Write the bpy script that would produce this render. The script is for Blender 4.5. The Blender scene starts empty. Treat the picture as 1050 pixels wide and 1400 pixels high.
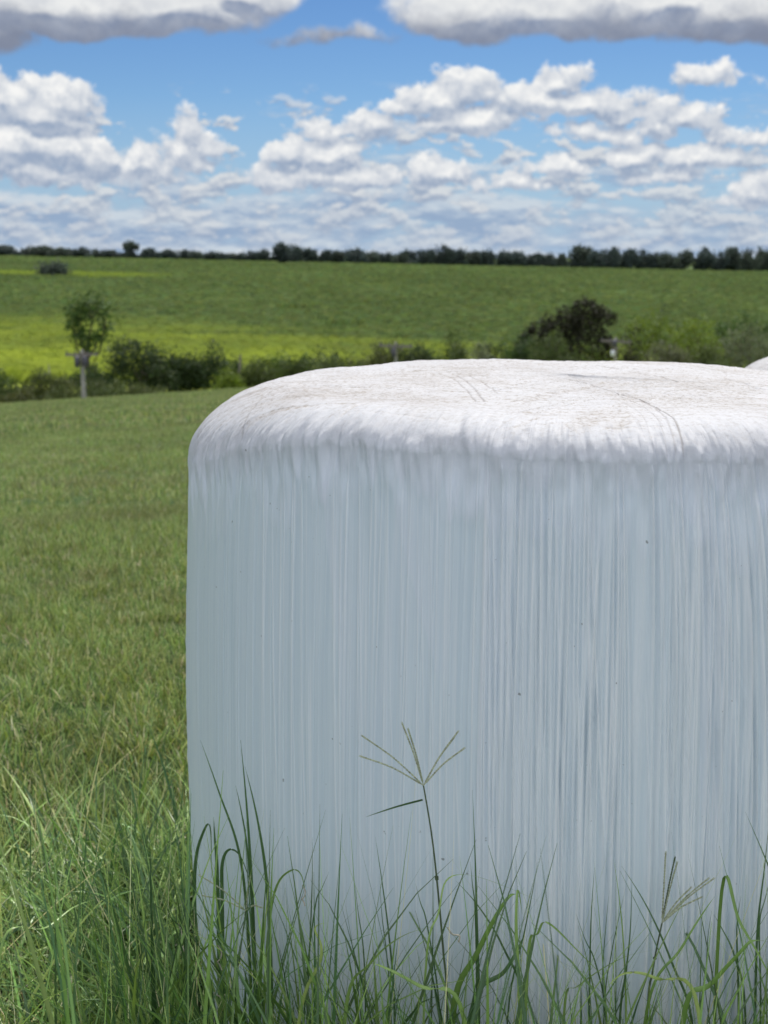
import bpy, math, random
import numpy as np
from mathutils import Vector
R_ = math.radians
sc = bpy.context.scene

# ------------------------------------------------------------------ camera
CAMZ, PITCH, F = 1.31, R_(10.6), 1867.0
cam_d = bpy.data.cameras.new('camera'); cam = bpy.data.objects.new('camera', cam_d)
sc.collection.objects.link(cam); sc.camera = cam
cam.location = (0, 0, CAMZ); cam.rotation_euler = (R_(90) - PITCH, 0, 0)
cam_d.sensor_fit = 'VERTICAL'; cam_d.sensor_height = 36; cam_d.lens = 36 * F / 1400
cam_d.clip_start = 0.05; cam_d.clip_end = 20000
cam_d.dof.use_dof = True; cam_d.dof.focus_distance = 1.72; cam_d.dof.aperture_fstop = 9.5
sc.render.resolution_x, sc.render.resolution_y = 768, 1024
sc.view_settings.view_transform = 'Standard'; sc.view_settings.look = 'None'
sc.view_settings.exposure = 0.18; sc.view_settings.gamma = 1

def ray(px, py):
    u, v = (px - 525) / F, (700 - py) / F
    return u, math.cos(PITCH) + v * math.sin(PITCH), -math.sin(PITCH) + v * math.cos(PITCH)
def at(px, py, d):                       # world point seen at a photo pixel, at forward distance d
    x, y, z = ray(px, py); return Vector((x / y * d, d, CAMZ + z / y * d))
def azel(px, py):
    x, y, z = ray(px, py); return math.atan2(x, y), math.atan2(z, math.hypot(x, y))

# ------------------------------------------------------------------ sun
SUN_EL, SUN_AZ = R_(53), R_(18)
sd = bpy.data.lights.new('sun', 'SUN'); sun = bpy.data.objects.new('sun', sd); sc.collection.objects.link(sun)
sd.energy = 2.8; sd.angle = R_(0.53); sd.color = (1.0, 0.955, 0.88)
sv = Vector((math.sin(SUN_AZ) * math.cos(SUN_EL), math.cos(SUN_AZ) * math.cos(SUN_EL), math.sin(SUN_EL)))
sun.rotation_euler = sv.to_track_quat('Z', 'Y').to_euler(); sun.location = (0, 0, 30)

# ------------------------------------------------------------------ node helper
class N:
    def __init__(s, nt): s.t = nt
    def n(s, typ, ins=None, **kw):
        nd = s.t.nodes.new(typ)
        for k, v in kw.items(): setattr(nd, k, v)
        for k, v in (ins or {}).items(): s.put(nd.inputs[k], v)
        return nd
    def put(s, sock, v):
        if isinstance(v, bpy.types.NodeSocket): s.t.links.new(v, sock)
        else:
            if sock.type == 'RGBA' and not isinstance(v, (int, float)) and len(v) == 3: v = (*v, 1)
            sock.default_value = v
    def m(s, op, a, b=0.0, c=0.0, clamp=False):
        nd = s.n('ShaderNodeMath', {0: a, 1: b, 2: c}, operation=op); nd.use_clamp = clamp; return nd.outputs[0]
    def v(s, op, a, b=(0, 0, 0), out=0):
        nd = s.n('ShaderNodeVectorMath', operation=op); s.put(nd.inputs[0], a)
        if op == 'SCALE': s.put(nd.inputs[3], b)
        elif op not in ('LENGTH', 'NORMALIZE'): s.put(nd.inputs[1], b)
        return nd.outputs['Value'] if op in ('LENGTH', 'DOT_PRODUCT') else nd.outputs[0]
    def comb(s, x, y, z=0.0): return s.n('ShaderNodeCombineXYZ', {0: x, 1: y, 2: z}).outputs[0]
    def sep(s, v): return s.n('ShaderNodeSeparateXYZ', {0: v}).outputs
    def noise(s, vec, scale, detail=2, rough=.5, out=0, dist=0.0, lac=2.0):
        nd = s.n('ShaderNodeTexNoise', {'Vector': vec, 'Scale': scale, 'Detail': detail, 'Roughness': rough, 'Distortion': dist, 'Lacunarity': lac})
        return nd.outputs[out]
    def mr(s, x, a, b, c=0.0, d=1.0, smooth=False):
        nd = s.n('ShaderNodeMapRange', {0: x, 1: a, 2: b, 3: c, 4: d}); nd.clamp = True
        if smooth: nd.interpolation_type = 'SMOOTHSTEP'
        return nd.outputs[0]
    def mix(s, f, a, b, bt='MIX'):
        nd = s.n('ShaderNodeMix', data_type='RGBA', blend_type=bt); s.put(nd.inputs[0], f); s.put(nd.inputs[6], a); s.put(nd.inputs[7], b)
        return nd.outputs[2]
    def attr(s, name, out='Color'): return s.n('ShaderNodeAttribute', attribute_name=name).outputs[out]

# ------------------------------------------------------------------ sky with cumulus
def build_world():
    w = bpy.data.worlds.new('World'); sc.world = w; w.use_nodes = True
    w.cycles.sampling_method = 'MANUAL'; w.cycles.sample_map_resolution = 256
    nt = w.node_tree; nt.nodes.clear(); g = N(nt)
    K = 10.0                                                  # one unit = 0.1 rad
    def blob(px, py, rx, ry):
        a, e = azel(px, py); return a * K, e * K, rx / F * K, ry / F * K
    mid = [(72,142,58,36),(18,138,50,30),(60,205,85,38),(60,160,62,40),(25,152,45,30),(100,132,24,18),(8,205,60,42),(45,238,50,24),(130,218,40,26),(118,242,50,16),(192,226,30,24),
           (206,240,38,14),(252,182,17,30),(246,208,28,24),(284,204,24,18),(262,222,42,14),
           (440,180,35,16),(500,178,40,22),(398,210,28,28),(440,216,55,28),(380,252,38,18),(460,245,90,22),(545,146,32,16),
           (600,140,42,32),(640,124,42,28),(640,164,80,22),(765,116,36,22),(740,140,60,26),(800,146,70,22),(850,158,45,14),
           (830,184,60,12),(900,172,40,20),(935,160,42,22),(965,216,58,18),(1022,186,40,14),(760,230,48,18),(870,215,34,20),
           (905,244,56,16),(600,238,46,26),(690,252,50,12),(1028,262,36,22),(958,108,34,15),(1005,112,20,8),(622,100,22,6)]
    top = [(60,5,160,56),(220,8,130,50),(330,-8,70,30),(-60,40,100,40),(640,20,96,48),(760,10,130,54),(900,12,120,54),(1010,26,130,52),(1150,20,130,60),(462,54,40,7)]
    def density(name, blobs, wscale, wamp, nscale, namp, flat, bias, detail=9):
        ng = bpy.data.node_groups.new(name, 'ShaderNodeTree')
        ng.interface.new_socket('P', in_out='INPUT', socket_type='NodeSocketVector')
        ng.interface.new_socket('D', in_out='OUTPUT', socket_type='NodeSocketFloat')
        h = N(ng); gi = h.n('NodeGroupInput'); go = h.n('NodeGroupOutput'); P = gi.outputs[0]
        wn = h.noise(P, wscale, 3, .5, out=1)
        PW = h.v('ADD', P, h.v('SCALE', h.v('SUBTRACT', wn, (.5, .5, .5)), wamp))
        sx, sy, _ = h.sep(PW); acc = None
        for b in blobs:
            cx, cy, rx, ry = blob(*b)
            dx = h.m('MULTIPLY', h.m('SUBTRACT', sx, cx), 1 / rx)
            dy = h.m('MULTIPLY', h.m('SUBTRACT', sy, cy), 1 / ry)
            dy = h.m('MAXIMUM', dy, h.m('MULTIPLY', dy, -flat))
            ln = h.m('SQRT', h.m('ADD', h.m('MULTIPLY', dx, dx), h.m('MULTIPLY', dy, dy)))
            d = h.m('MULTIPLY', h.m('SUBTRACT', 1.0, ln), min(rx, ry) * 4.5)
            acc = d if acc is None else h.m('SMOOTH_MAX', acc, d, .06)
        acc = h.m('MAXIMUM', acc, -0.9)
        n1 = h.noise(P, nscale, detail, .58)
        h.put(go.inputs[0], h.m('ADD', h.m('ADD', acc, bias), h.m('MULTIPLY', h.m('SUBTRACT', n1, .5), namp)))
        return ng
    tc = g.n('ShaderNodeTexCoord').outputs['Generated']
    dx, dy, dz = g.sep(g.v('NORMALIZE', tc))
    az = g.m('MULTIPLY', g.m('ARCTAN2', dx, dy), K)
    el_r = g.m('ARCSINE', dz); el = g.m('MULTIPLY', el_r, K)
    P = g.comb(az, el, 0.0)
    sky = g.n('ShaderNodeTexSky', sky_type='NISHITA'); sky.sun_disc = False
    sky.sun_elevation = SUN_EL; sky.sun_rotation = SUN_AZ; sky.altitude = 600; sky.air_density = 1.0; sky.dust_density = .35; sky.ozone_density = 3.0
    # the deep midday blue of the photograph
    tint = g.mix(g.mr(el, 0.0, 1.9), (.52, .66, .79), (.36, .51, .70))
    col = g.mix(1.0, sky.outputs[0], tint, 'MULTIPLY')
    col = g.mix(g.mr(el, -.05, 1.1, .85, 0.0), col, (3.0, 4.2, 6.2))
    # overhead and all-round cumulus field on a plane
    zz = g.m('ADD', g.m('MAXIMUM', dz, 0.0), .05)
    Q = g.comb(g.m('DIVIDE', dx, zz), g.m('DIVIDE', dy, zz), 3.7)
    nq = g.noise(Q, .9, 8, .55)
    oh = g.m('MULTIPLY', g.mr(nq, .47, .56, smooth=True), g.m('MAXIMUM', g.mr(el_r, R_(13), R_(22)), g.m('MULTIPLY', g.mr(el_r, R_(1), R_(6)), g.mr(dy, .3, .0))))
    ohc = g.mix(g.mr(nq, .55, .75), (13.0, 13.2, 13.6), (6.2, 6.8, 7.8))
    ohc = g.v('SCALE', ohc, g.mr(dy, -.75, .15, 1.25, .50))       # unseen clouds behind the camera, brightened to fill the bale's shaded side
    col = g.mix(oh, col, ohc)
    # low, far streaky banks
    Pl = g.comb(az, g.m('MULTIPLY', el, 3.2), 1.3)
    n_l = g.noise(Pl, 1.15, 9, .6); n_l2 = g.noise(g.v('ADD', Pl, (0.03, .16, 0)), 1.15, 9, .6)
    lm = g.m('ADD', n_l, g.mr(el, .12, .95, .16, -.10))
    lmask = g.m('MULTIPLY', g.mr(lm, .47, .60, smooth=True), g.mr(el, .95, 1.25, 1.0, 0.0))
    lsh = g.mr(g.m('SUBTRACT', n_l, n_l2), -.07, .09)
    lcol = g.mix(lsh, (2.6, 3.5, 5.0), (5.4, 6.0, 6.6))
    col = g.mix(g.m('MULTIPLY', lmask, .88), col, lcol)
    # the second low bank with small bright puffs
    Pm = g.comb(az, g.m('MULTIPLY', el, 2.0), 8.1)
    n_a = g.noise(Pm, 2.6, 9, .62); n_b = g.noise(g.v('ADD', Pm, (0.01, .07, 0)), 2.6, 9, .62)
    pm = g.m('MULTIPLY', g.mr(g.m('ADD', n_a, g.mr(el, .3, 1.15, .05, -.03)), .52, .59, smooth=True), g.mr(el, 1.0, 1.2, 1.0, 0.0))
    pcol = g.mix(g.mr(g.m('SUBTRACT', n_a, n_b), -.05, .07), (3.0, 3.6, 4.7), (6.2, 6.4, 6.6))
    col = g.mix(g.m('MULTIPLY', pm, g.mr(el, .0, .5, .35, .9)), col, pcol)
    def layer(col, ng, up, s0, s1, shade, lit, m0, m1, rs_, base=None):
        def ev(v):
            nd = nt.nodes.new('ShaderNodeGroup'); nd.node_tree = ng; nt.links.new(v, nd.inputs[0]); return nd.outputs[0]
        a = ev(P); b = ev(g.v('ADD', P, up))
        mask = g.mr(a, m0, m1, smooth=True)
        sh = g.mr(g.m('SUBTRACT', a, b), s0, s1)
        c = g.mix(sh, shade, lit)
        r1 = g.noise(P, rs_, 4, .5); r2 = g.noise(g.v('ADD', P, g.v('SCALE', up, .6)), rs_, 4, .5)
        c = g.mix(g.mr(g.m('SUBTRACT', r1, r2), -.10, .10, .55, .0), c, g.mix(.5, shade, lit))
        if base: c = base(c, a)
        return g.mix(mask, col, c)
    gm = density('cumulus_bank', mid, 2.6, .14, 5.0, 1.5, 1.6, .13)
    col = layer(col, gm, (-.012, .07, 0), -.16, .36, (2.9, 3.6, 4.8), (8.2, 8.2, 8.1), -.04, .20, 6.0)
    gt = density('cumulus_near', top, 1.4, .25, 2.2, 1.3, 1.6, .22)
    def base(c, a):
        f = g.mr(g.m('ADD', el, g.m('MULTIPLY', g.m('SUBTRACT', g.noise(P, 3.0, 6, .6), .5), .42)), 1.44, 1.66)
        return g.mix(g.m('MULTIPLY', g.m('SUBTRACT', 1.0, f), .92), c, (1.9, 2.2, 3.0))
    col = layer(col, gt, (-.01, .09, 0), -.20, .20, (2.4, 2.9, 4.0), (7.4, 7.5, 7.5), .0, .35, 3.2, base)
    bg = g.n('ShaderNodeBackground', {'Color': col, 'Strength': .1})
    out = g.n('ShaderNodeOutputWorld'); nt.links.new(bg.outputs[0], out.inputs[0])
build_world()

# ------------------------------------------------------------------ generic helpers
def link(o): sc.collection.objects.link(o); return o
def mesh_np(name, V, Fq, mat=None, attrs=None, smooth=True, nside=4):
    me = bpy.data.meshes.new(name)
    V = np.ascontiguousarray(V, dtype=np.float32); Fq = np.ascontiguousarray(Fq, dtype=np.int32)
    me.vertices.add(len(V)); me.vertices.foreach_set('co', V.ravel())
    nf = len(Fq); me.loops.add(nf * nside); me.loops.foreach_set('vertex_index', Fq.ravel())
    me.polygons.add(nf); me.polygons.foreach_set('loop_start', np.arange(0, nf * nside, nside, dtype=np.int32))
    me.polygons.foreach_set('use_smooth', np.full(nf, smooth))
    for k, a in (attrs or {}).items():
        a = np.asarray(a, dtype=np.float32)
        if a.ndim == 1: at_ = me.attributes.new(k, 'FLOAT', 'POINT'); at_.data.foreach_set('value', a)
        elif a.shape[1] == 4: at_ = me.attributes.new(k, 'FLOAT_COLOR', 'POINT'); at_.data.foreach_set('color', a.ravel())
        else: at_ = me.attributes.new(k, 'FLOAT_VECTOR', 'POINT'); at_.data.foreach_set('vector', a.ravel())
    me.update(calc_edges=True); me.validate()
    if mat: me.materials.append(mat)
    return me
def obj(name, me, parent=None):
    o = bpy.data.objects.new(name, me)
    if parent: o.parent = parent
    return link(o)
def tag(o, label=None, cat=None, group=None, kind=None):
    for k, v in (('label', label), ('category', cat), ('group', group), ('kind', kind)):
        if v: o[k] = v
    return o
def empty(name, loc=(0, 0, 0)):
    o = bpy.data.objects.new(name, None); o.location = loc; o.empty_display_size = .2; return link(o)
def sstep(a, b, x):
    t = np.clip((np.asarray(x, float) - a) / (b - a), 0, 1); return t * t * (3 - 2 * t)
def vnoise(u, v, seed=0):                              # smooth 2-D value noise, arrays in, 0..1 out
    rs = np.random.RandomState(seed); T = rs.rand(256, 256)
    iu, iv = np.floor(u).astype(int), np.floor(v).astype(int); fu, fv = u - iu, v - iv
    fu = fu * fu * (3 - 2 * fu); fv = fv * fv * (3 - 2 * fv)
    a, b = T[iu & 255, iv & 255], T[(iu + 1) & 255, iv & 255]; c, d = T[iu & 255, (iv + 1) & 255], T[(iu + 1) & 255, (iv + 1) & 255]
    return (a * (1 - fu) + b * fu) * (1 - fv) + (c * (1 - fu) + d * fu) * fv
def fbm(u, v, seed=0, oct=4, rough=.5):
    s, a, t = 0, 1, 0
    for i in range(oct): s = s + a * vnoise(u * 2 ** i, v * 2 ** i, seed + i); t += a; a *= rough
    return s / t

# ------------------------------------------------------------------ terrain
def terr(x, y):
    x = np.asarray(x, float); y = np.asarray(y, float)
    t = np.clip(y - 3.2, 0, None); t = t * t / (t + 1.5)
    xc = np.clip(x, -260, 260)
    tilt = np.where(xc < 0, .064, .02) * xc * sstep(3, 25, y)
    p = -.0795 * t + tilt
    yf = np.clip(y, 100, 880)
    far = -13 + (yf - 170) * .0122 - .0205 * xc
    edge = 108 + .12 * np.clip(x, -60, 60)
    k = sstep(0, 42, y - edge)
    z = p * (1 - k) + far * k
    z = z + .035 * (vnoise(x * .8 + 50, y * .8 + 50, 5) - .5) * sstep(2.5, 8, y) + .25 * (vnoise(x * .09 + 50, y * .09 + 50, 6) - .5) * sstep(15, 40, y)
    return z
def mat_new(name):
    m = bpy.data.materials.new(name); m.use_nodes = True; m.node_tree.nodes.clear(); return m, N(m.node_tree)
def finish(m, g, sh):
    o = g.n('ShaderNodeOutputMaterial'); m.node_tree.links.new(sh, o.inputs[0]); return m

def ground_mat():
    m, g = mat_new('ground_soil_and_crops')
    P = g.n('ShaderNodeNewGeometry').outputs['Position']; x, y, z = g.sep(P)
    n1 = g.noise(P, 1.6, 5, .6); n2 = g.noise(P, .35, 4, .6); n3 = g.noise(P, 11, 4, .6)
    past = g.mix(g.mr(n1, .38, .66), (.040, .082, .024), (.082, .128, .040))
    past = g.mix(g.m('MULTIPLY', g.mr(n2, .50, .66), .7), past, (.150, .140, .060))
    past = g.mix(g.m('MULTIPLY', g.mr(n3, .54, .7), .45), past, (.035, .05, .018))
    # crop colours far off
    PS = g.v('MULTIPLY', P, (1.0, .35, 0.0)); PB = g.v('MULTIPLY', P, (.25, 1.0, 0))
    c1 = g.noise(PS, .55, 5, .6); c2 = g.noise(PB, .022, 4, .6)
    crop = g.mix(g.mr(c1, .35, .68), (.08, .12, .035), (.13, .18, .055))
    crop = crop_bands(g, x, y, c2, crop)
    edge = g.m('ADD', 112.0, g.m('MULTIPLY', x, .12))
    f = g.mr(g.m('SUBTRACT', y, edge), -3, 4)
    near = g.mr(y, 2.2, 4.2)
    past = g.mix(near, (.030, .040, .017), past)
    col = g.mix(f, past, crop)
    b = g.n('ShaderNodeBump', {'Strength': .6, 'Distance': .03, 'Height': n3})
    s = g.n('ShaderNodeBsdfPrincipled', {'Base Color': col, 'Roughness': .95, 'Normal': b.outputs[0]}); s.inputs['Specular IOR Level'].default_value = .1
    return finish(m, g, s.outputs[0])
def crop_bands(g, x, y, c2, crop):
    yw = g.m('ADD', y, g.m('MULTIPLY', g.m('SUBTRACT', c2, .5), 150.0))
    yel = (.54, .62, .085)
    lim = g.m('ADD', 232.0, g.m('MULTIPLY', g.m('ABSOLUTE', g.m('ADD', x, 60)), -.35))
    f1 = g.mr(g.m('SUBTRACT', yw, lim), -28, 22, 1, 0, smooth=True)
    mott = g.m('MULTIPLY', g.mr(c2, .30, .58, .35, 1.0), g.mr(g.noise(g.comb(g.m('MULTIPLY', x, .08), g.m('MULTIPLY', y, .03), 0.0), 1.0, 5, .65), .35, .6, .55, 1.0))
    right = g.mr(x, -25, 12, 1.0, .8)
    col = g.mix(g.m('MULTIPLY', g.m('MULTIPLY', f1, mott), right), crop, yel)
    s = g.m('MULTIPLY', g.mr(g.m('ABSOLUTE', g.m('SUBTRACT', g.m('ADD', y, g.m('MULTIPLY', g.m('SUBTRACT', c2, .5), 45.0)), 505.0)), 14, 34, 1, 0), g.mr(x, -92, -74, 1, 0))
    return g.mix(g.m('MULTIPLY', s, .8), col, (.36, .44, .07))
def build_ground():
    r = np.concatenate([np.linspace(0, 6, 40), np.geomspace(6.2, 1000, 240), np.geomspace(1050, 9000, 14)])
    th = np.concatenate([np.linspace(-.5, .5, 220), np.linspace(.53, 2 * math.pi - .53, 100)])
    RR, TT = np.meshgrid(r, th, indexing='ij'); X, Y = RR * np.sin(TT), RR * np.cos(TT)
    V = np.stack([X, Y, terr(X, Y)], -1).reshape(-1, 3); nr, nt_ = RR.shape
    i, j = np.meshgrid(np.arange(nr - 1), np.arange(nt_), indexing='ij'); j2 = (j + 1) % nt_
    Fq = np.stack([i * nt_ + j, i * nt_ + j2, (i + 1) * nt_ + j2, (i + 1) * nt_ + j], -1).reshape(-1, 4)
    Fq = Fq[:, ::-1]
    tag(obj('ground', mesh_np('ground', V, Fq[nt_:] if False else Fq, ground_mat())), kind='structure')
build_ground()

# ------------------------------------------------------------------ foliage materials
def leaf_mat(name, base, trans=.35, rough=.5, var=.25, patch=None, attr_col=True):
    m, g = mat_new(name)
    c = g.attr('col') if attr_col else (*base, 1)
    rnd = g.n('ShaderNodeObjectInfo').outputs['Random']
    P = g.n('ShaderNodeNewGeometry').outputs['Position']
    if attr_col: c = g.mix(1.0, c, (*base, 1), 'MULTIPLY')
    hs = g.n('ShaderNodeHueSaturation', {'Hue': g.mr(rnd, 0, 1, .5 - .02, .5 + .02), 'Saturation': 1.0, 'Value': g.mr(rnd, 0, 1, 1 - var, 1 + var), 'Fac': 1.0, 'Color': c}).outputs[0]
    c = hs
    if patch:
        n2 = g.noise(P, patch[0], 4, .6); c = g.mix(g.m('MULTIPLY', g.mr(n2, .50, .68), patch[2]), c, patch[1])
        n4 = g.noise(P, patch[0] * .21, 3, .5); c = g.mix(g.mr(n4, .35, .65, .0, .30), c, (.045, .105, .02))
    s = g.n('ShaderNodeBsdfPrincipled', {'Base Color': c, 'Roughness': rough}); s.inputs['Specular IOR Level'].default_value = .4
    tcol = g.n('ShaderNodeHueSaturation', {'Hue': .49, 'Saturation': 1.1, 'Value': 1.4, 'Fac': 1.0, 'Color': c}).outputs[0]
    t = g.n('ShaderNodeBsdfTranslucent', {'Color': tcol})
    mx = g.n('ShaderNodeMixShader', {0: trans, 1: s.outputs[0], 2: t.outputs[0]})
    return finish(m, g, mx.outputs[0])
M_grass = leaf_mat('fresh_grass', (1.15, 1.2, 1.05), .14, .32, .35)
M_past = leaf_mat('pasture_grass', (1.22, 1.27, 1.12), .25, .6, .25, (.45, (.20, .18, .09), .5))
M_crop = None
def crop_mat():
    m, g = mat_new('crop_leaves')
    P = g.n('ShaderNodeNewGeometry').outputs['Position']; x, y, z = g.sep(P)
    PB = g.v('MULTIPLY', P, (.25, 1.0, 0)); c2 = g.noise(PB, .022, 4, .6)
    crop = g.mix(1.0, g.attr('col'), (.180, .240, .076), 'MULTIPLY')
    yl = crop_bands(g, x, y, c2, crop)
    s = g.n('ShaderNodeBsdfPrincipled', {'Base Color': yl, 'Roughness': .7}); s.inputs['Specular IOR Level'].default_value = .2
    t = g.n('ShaderNodeBsdfTranslucent', {'Color': yl})
    return finish(m, g, g.n('ShaderNodeMixShader', {0: .3, 1: s.outputs[0], 2: t.outputs[0]}).outputs[0])

# ------------------------------------------------------------------ far crop field: leaf clumps standing on the slope
def build_crop():
    rs = np.random.RandomState(11); n = 150000
    u = rs.rand(n); d = 150 / (1 - u * (1 - 150 / 845.)) ** 1.0
    d = np.where(rs.rand(n) < .5, 150 + 695 * rs.rand(n) ** .9, d)
    x = (rs.rand(n) * 2 - 1) * (d * .36 + 6)
    keep = fbm(x * .05 + 90, d * .02 + 90, 44, 3) > .22; x, d = x[keep], d[keep]; n = len(d)
    h = 1.0 + rs.rand(n) * .9 + .0006 * d; wd = .35 + rs.rand(n) * .5 + .0012 * d
    z = terr(x, d); a = rs.rand(n) * math.pi
    lx, ly = np.cos(a) * wd, np.sin(a) * wd; tx, ty = (rs.rand(n) - .5) * 1.2, (rs.rand(n) - .5) * 1.2
    V = np.empty((n, 4, 3)); V[:, 0] = np.stack([x - lx * .3, d - ly * .3, z - .1], -1); V[:, 1] = np.stack([x + lx * .3, d + ly * .3, z - .1], -1)
    V[:, 2] = np.stack([x + lx + tx, d + ly + ty, z + h * (.7 + .3 * rs.rand(n))], -1); V[:, 3] = np.stack([x - lx + tx, d - ly + ty, z + h], -1)
    Fq = np.arange(n * 4).reshape(-1, 4)
    c = np.ones((n, 4)); b = .8 + .55 * rs.rand(n); b *= .85 + .35 * fbm(x * .03 + 90, d * .012 + 90, 45, 3)
    c[:, :3] = b[:, None] * np.stack([1 + .25 * (rs.rand(n) - .5), np.ones(n), 1 + .4 * (rs.rand(n) - .5)], -1)
    C = np.repeat(c, 4, axis=0)
    tag(obj('crop_field', mesh_np('crop_field', V.reshape(-1, 3), Fq, crop_mat(), {'col': C}, smooth=False)), 'green and yellow green crop covering the far slope', 'crop', kind='stuff')
build_crop()

# ------------------------------------------------------------------ trees and bushes
def bark_mat(name, c):
    m, g = mat_new(name); P = g.n('ShaderNodeTexCoord').outputs['Object']
    n = g.noise(g.v('MULTIPLY', P, (1, 1, .25)), 9, 5, .6)
    col = g.mix(g.mr(n, .35, .65), tuple(k * .6 for k in c), tuple(k * 1.3 for k in c))
    b = g.n('ShaderNodeBump', {'Strength': .5, 'Distance': .02, 'Height': n})
    s = g.n('ShaderNodeBsdfPrincipled', {'Base Color': col, 'Roughness': .9, 'Normal': b.outputs[0]}); return finish(m, g, s.outputs[0])
M_bark = bark_mat('grey_brown_bark', (.11, .09, .065))
def tube(pts, rad, sides=7):
    pts = [Vector(p) for p in pts]; V, Fq = [], []; up = Vector((.13, .2, 1)).normalized()
    for i, p in enumerate(pts):
        t = (pts[min(i + 1, len(pts) - 1)] - pts[max(i - 1, 0)]).normalized()
        a = t.cross(up if abs(t.dot(up)) < .95 else Vector((1, 0, 0))).normalized(); b = t.cross(a)
        for k in range(sides):
            q = 2 * math.pi * k / sides; V.append(p + (a * math.cos(q) + b * math.sin(q)) * rad[i])
    for i in range(len(pts) - 1):
        for k in range(sides):
            k2 = (k + 1) % sides; Fq.append((i * sides + k, i * sides + k2, (i + 1) * sides + k2, (i + 1) * sides + k))
    return V, Fq
class Acc:
    def __init__(s): s.V, s.F = [], []
    def add(s, V, Fq):
        o = len(s.V); s.V += [tuple(v) for v in V]; s.F += [tuple(i + o for i in f) for f in Fq]
    def mesh(s, name, mat, smooth=True):
        me = bpy.data.meshes.new(name); me.from_pydata(s.V, [], s.F); me.materials.append(mat)
        me.polygons.foreach_set('use_smooth', [smooth] * len(me.polygons)); return me
def crown_mesh(name, blobs, n, leaf, mat, seed, tint=.25, spread=2.4):
    rs = np.random.RandomState(seed); B = np.array(blobs, float)
    vol = (B[:, 3] * B[:, 4] * B[:, 5]) ** .67; pick = rs.choice(len(B), n, p=vol / vol.sum())
    b = B[pick]; dr = rs.normal(size=(n, 3)); dr /= np.linalg.norm(dr, axis=1)[:, None]
    rr = .35 + .65 * rs.rand(n) ** .45; rr *= 1 + .22 * (rs.rand(n) - .5)
    # bite gaps: a lumpy radius
    lump = .72 + .5 * fbm(dr[:, 0] * 2.2 + pick * 7.3 + 40, dr[:, 2] * 2.2 + dr[:, 1] * 1.7 + 40, seed, 3)
    p = b[:, :3] + dr * b[:, 3:6] * (rr * lump)[:, None]
    # leaf clumps: pull to random cluster centres
    nc = max(8, n // 26); cc = p[rs.choice(n, nc)]; idx = rs.randint(0, nc, n)
    tight = rs.rand(n) < .8
    off = rs.normal(size=(n, 3)) * leaf * spread
    p = np.where(tight[:, None], cc[idx] + off, p)
    nrm = dr * .6 + rs.normal(size=(n, 3)) * .7 + np.array([0, 0, .35]); nrm /= np.linalg.norm(nrm, axis=1)[:, None]
    a = np.cross(nrm, rs.normal(size=(n, 3))); a /= np.linalg.norm(a, axis=1)[:, None]; c = np.cross(nrm, a)
    L = leaf * (.6 + .8 * rs.rand(n))[:, None]; W = L * .5
    V = np.stack([p - a * L, p - c * W + a * L * .1, p + a * L - nrm * L * .25, p + c * W + a * L * .1], 1)
    col = np.ones((n, 4)); k = 1 + tint * (2 * rs.rand(n) - 1); kc = (1 + .3 * (2 * rs.rand(nc) - 1))[idx]
    col[:, :3] = (k * kc)[:, None] * np.stack([1 + .2 * (rs.rand(n) - .5), np.ones(n), 1 + .2 * (rs.rand(n) - .5)], -1)
    return mesh_np(name, V.reshape(-1, 3), np.arange(4 * n).reshape(-1, 4), mat, {'col': np.repeat(col, 4, 0)}, smooth=False)
def trunk_mesh(name, h, r, blobs, seed, mat=None):
    rnd = random.Random(seed); A = Acc()
    top = Vector((rnd.uniform(-.1, .1) * h, rnd.uniform(-.1, .1) * h, h))
    pts = [Vector((0, 0, -.3)), Vector((0, 0, .05 * h)), top * .5 + Vector((rnd.uniform(-.06, .06) * h, 0, 0)), top]
    A.add(*tube(pts, [r * 1.5, r * 1.1, r * .8, r * .5]))
    for b in blobs:
        s = top * rnd.uniform(.55, .95); e = Vector(b[:3]); mid = s.lerp(e, .5) + Vector((0, 0, -.08 * h)) + Vector((rnd.uniform(-.05, .05) * h, 0, 0))
        A.add(*tube([s, mid, e], [r * .55, r * .35, r * .12], 5))
        for k in range(3):
            e2 = e + Vector((rnd.uniform(-1, 1) * b[3], rnd.uniform(-1, 1) * b[4], rnd.uniform(-.2, .9) * b[5])) * .8
            A.add(*tube([mid.lerp(e, .6), e2], [r * .2, r * .05], 4))
    return A.mesh(name, mat or M_bark)
COL = dict(dark=(.042, .072, .022), olive=(.10, .125, .038), mid=(.072, .115, .026), bright=(.17, .235, .03), rust=(.028, .030, .014), grey=(.15, .165, .09), far=(.062, .086, .074), farg=(.082, .108, .080))  # far tones have bluish distance haze mixed into the leaf colour
MF = {k: leaf_mat('foliage_' + k, v, .22, .6, .12) for k, v in COL.items()}

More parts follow.
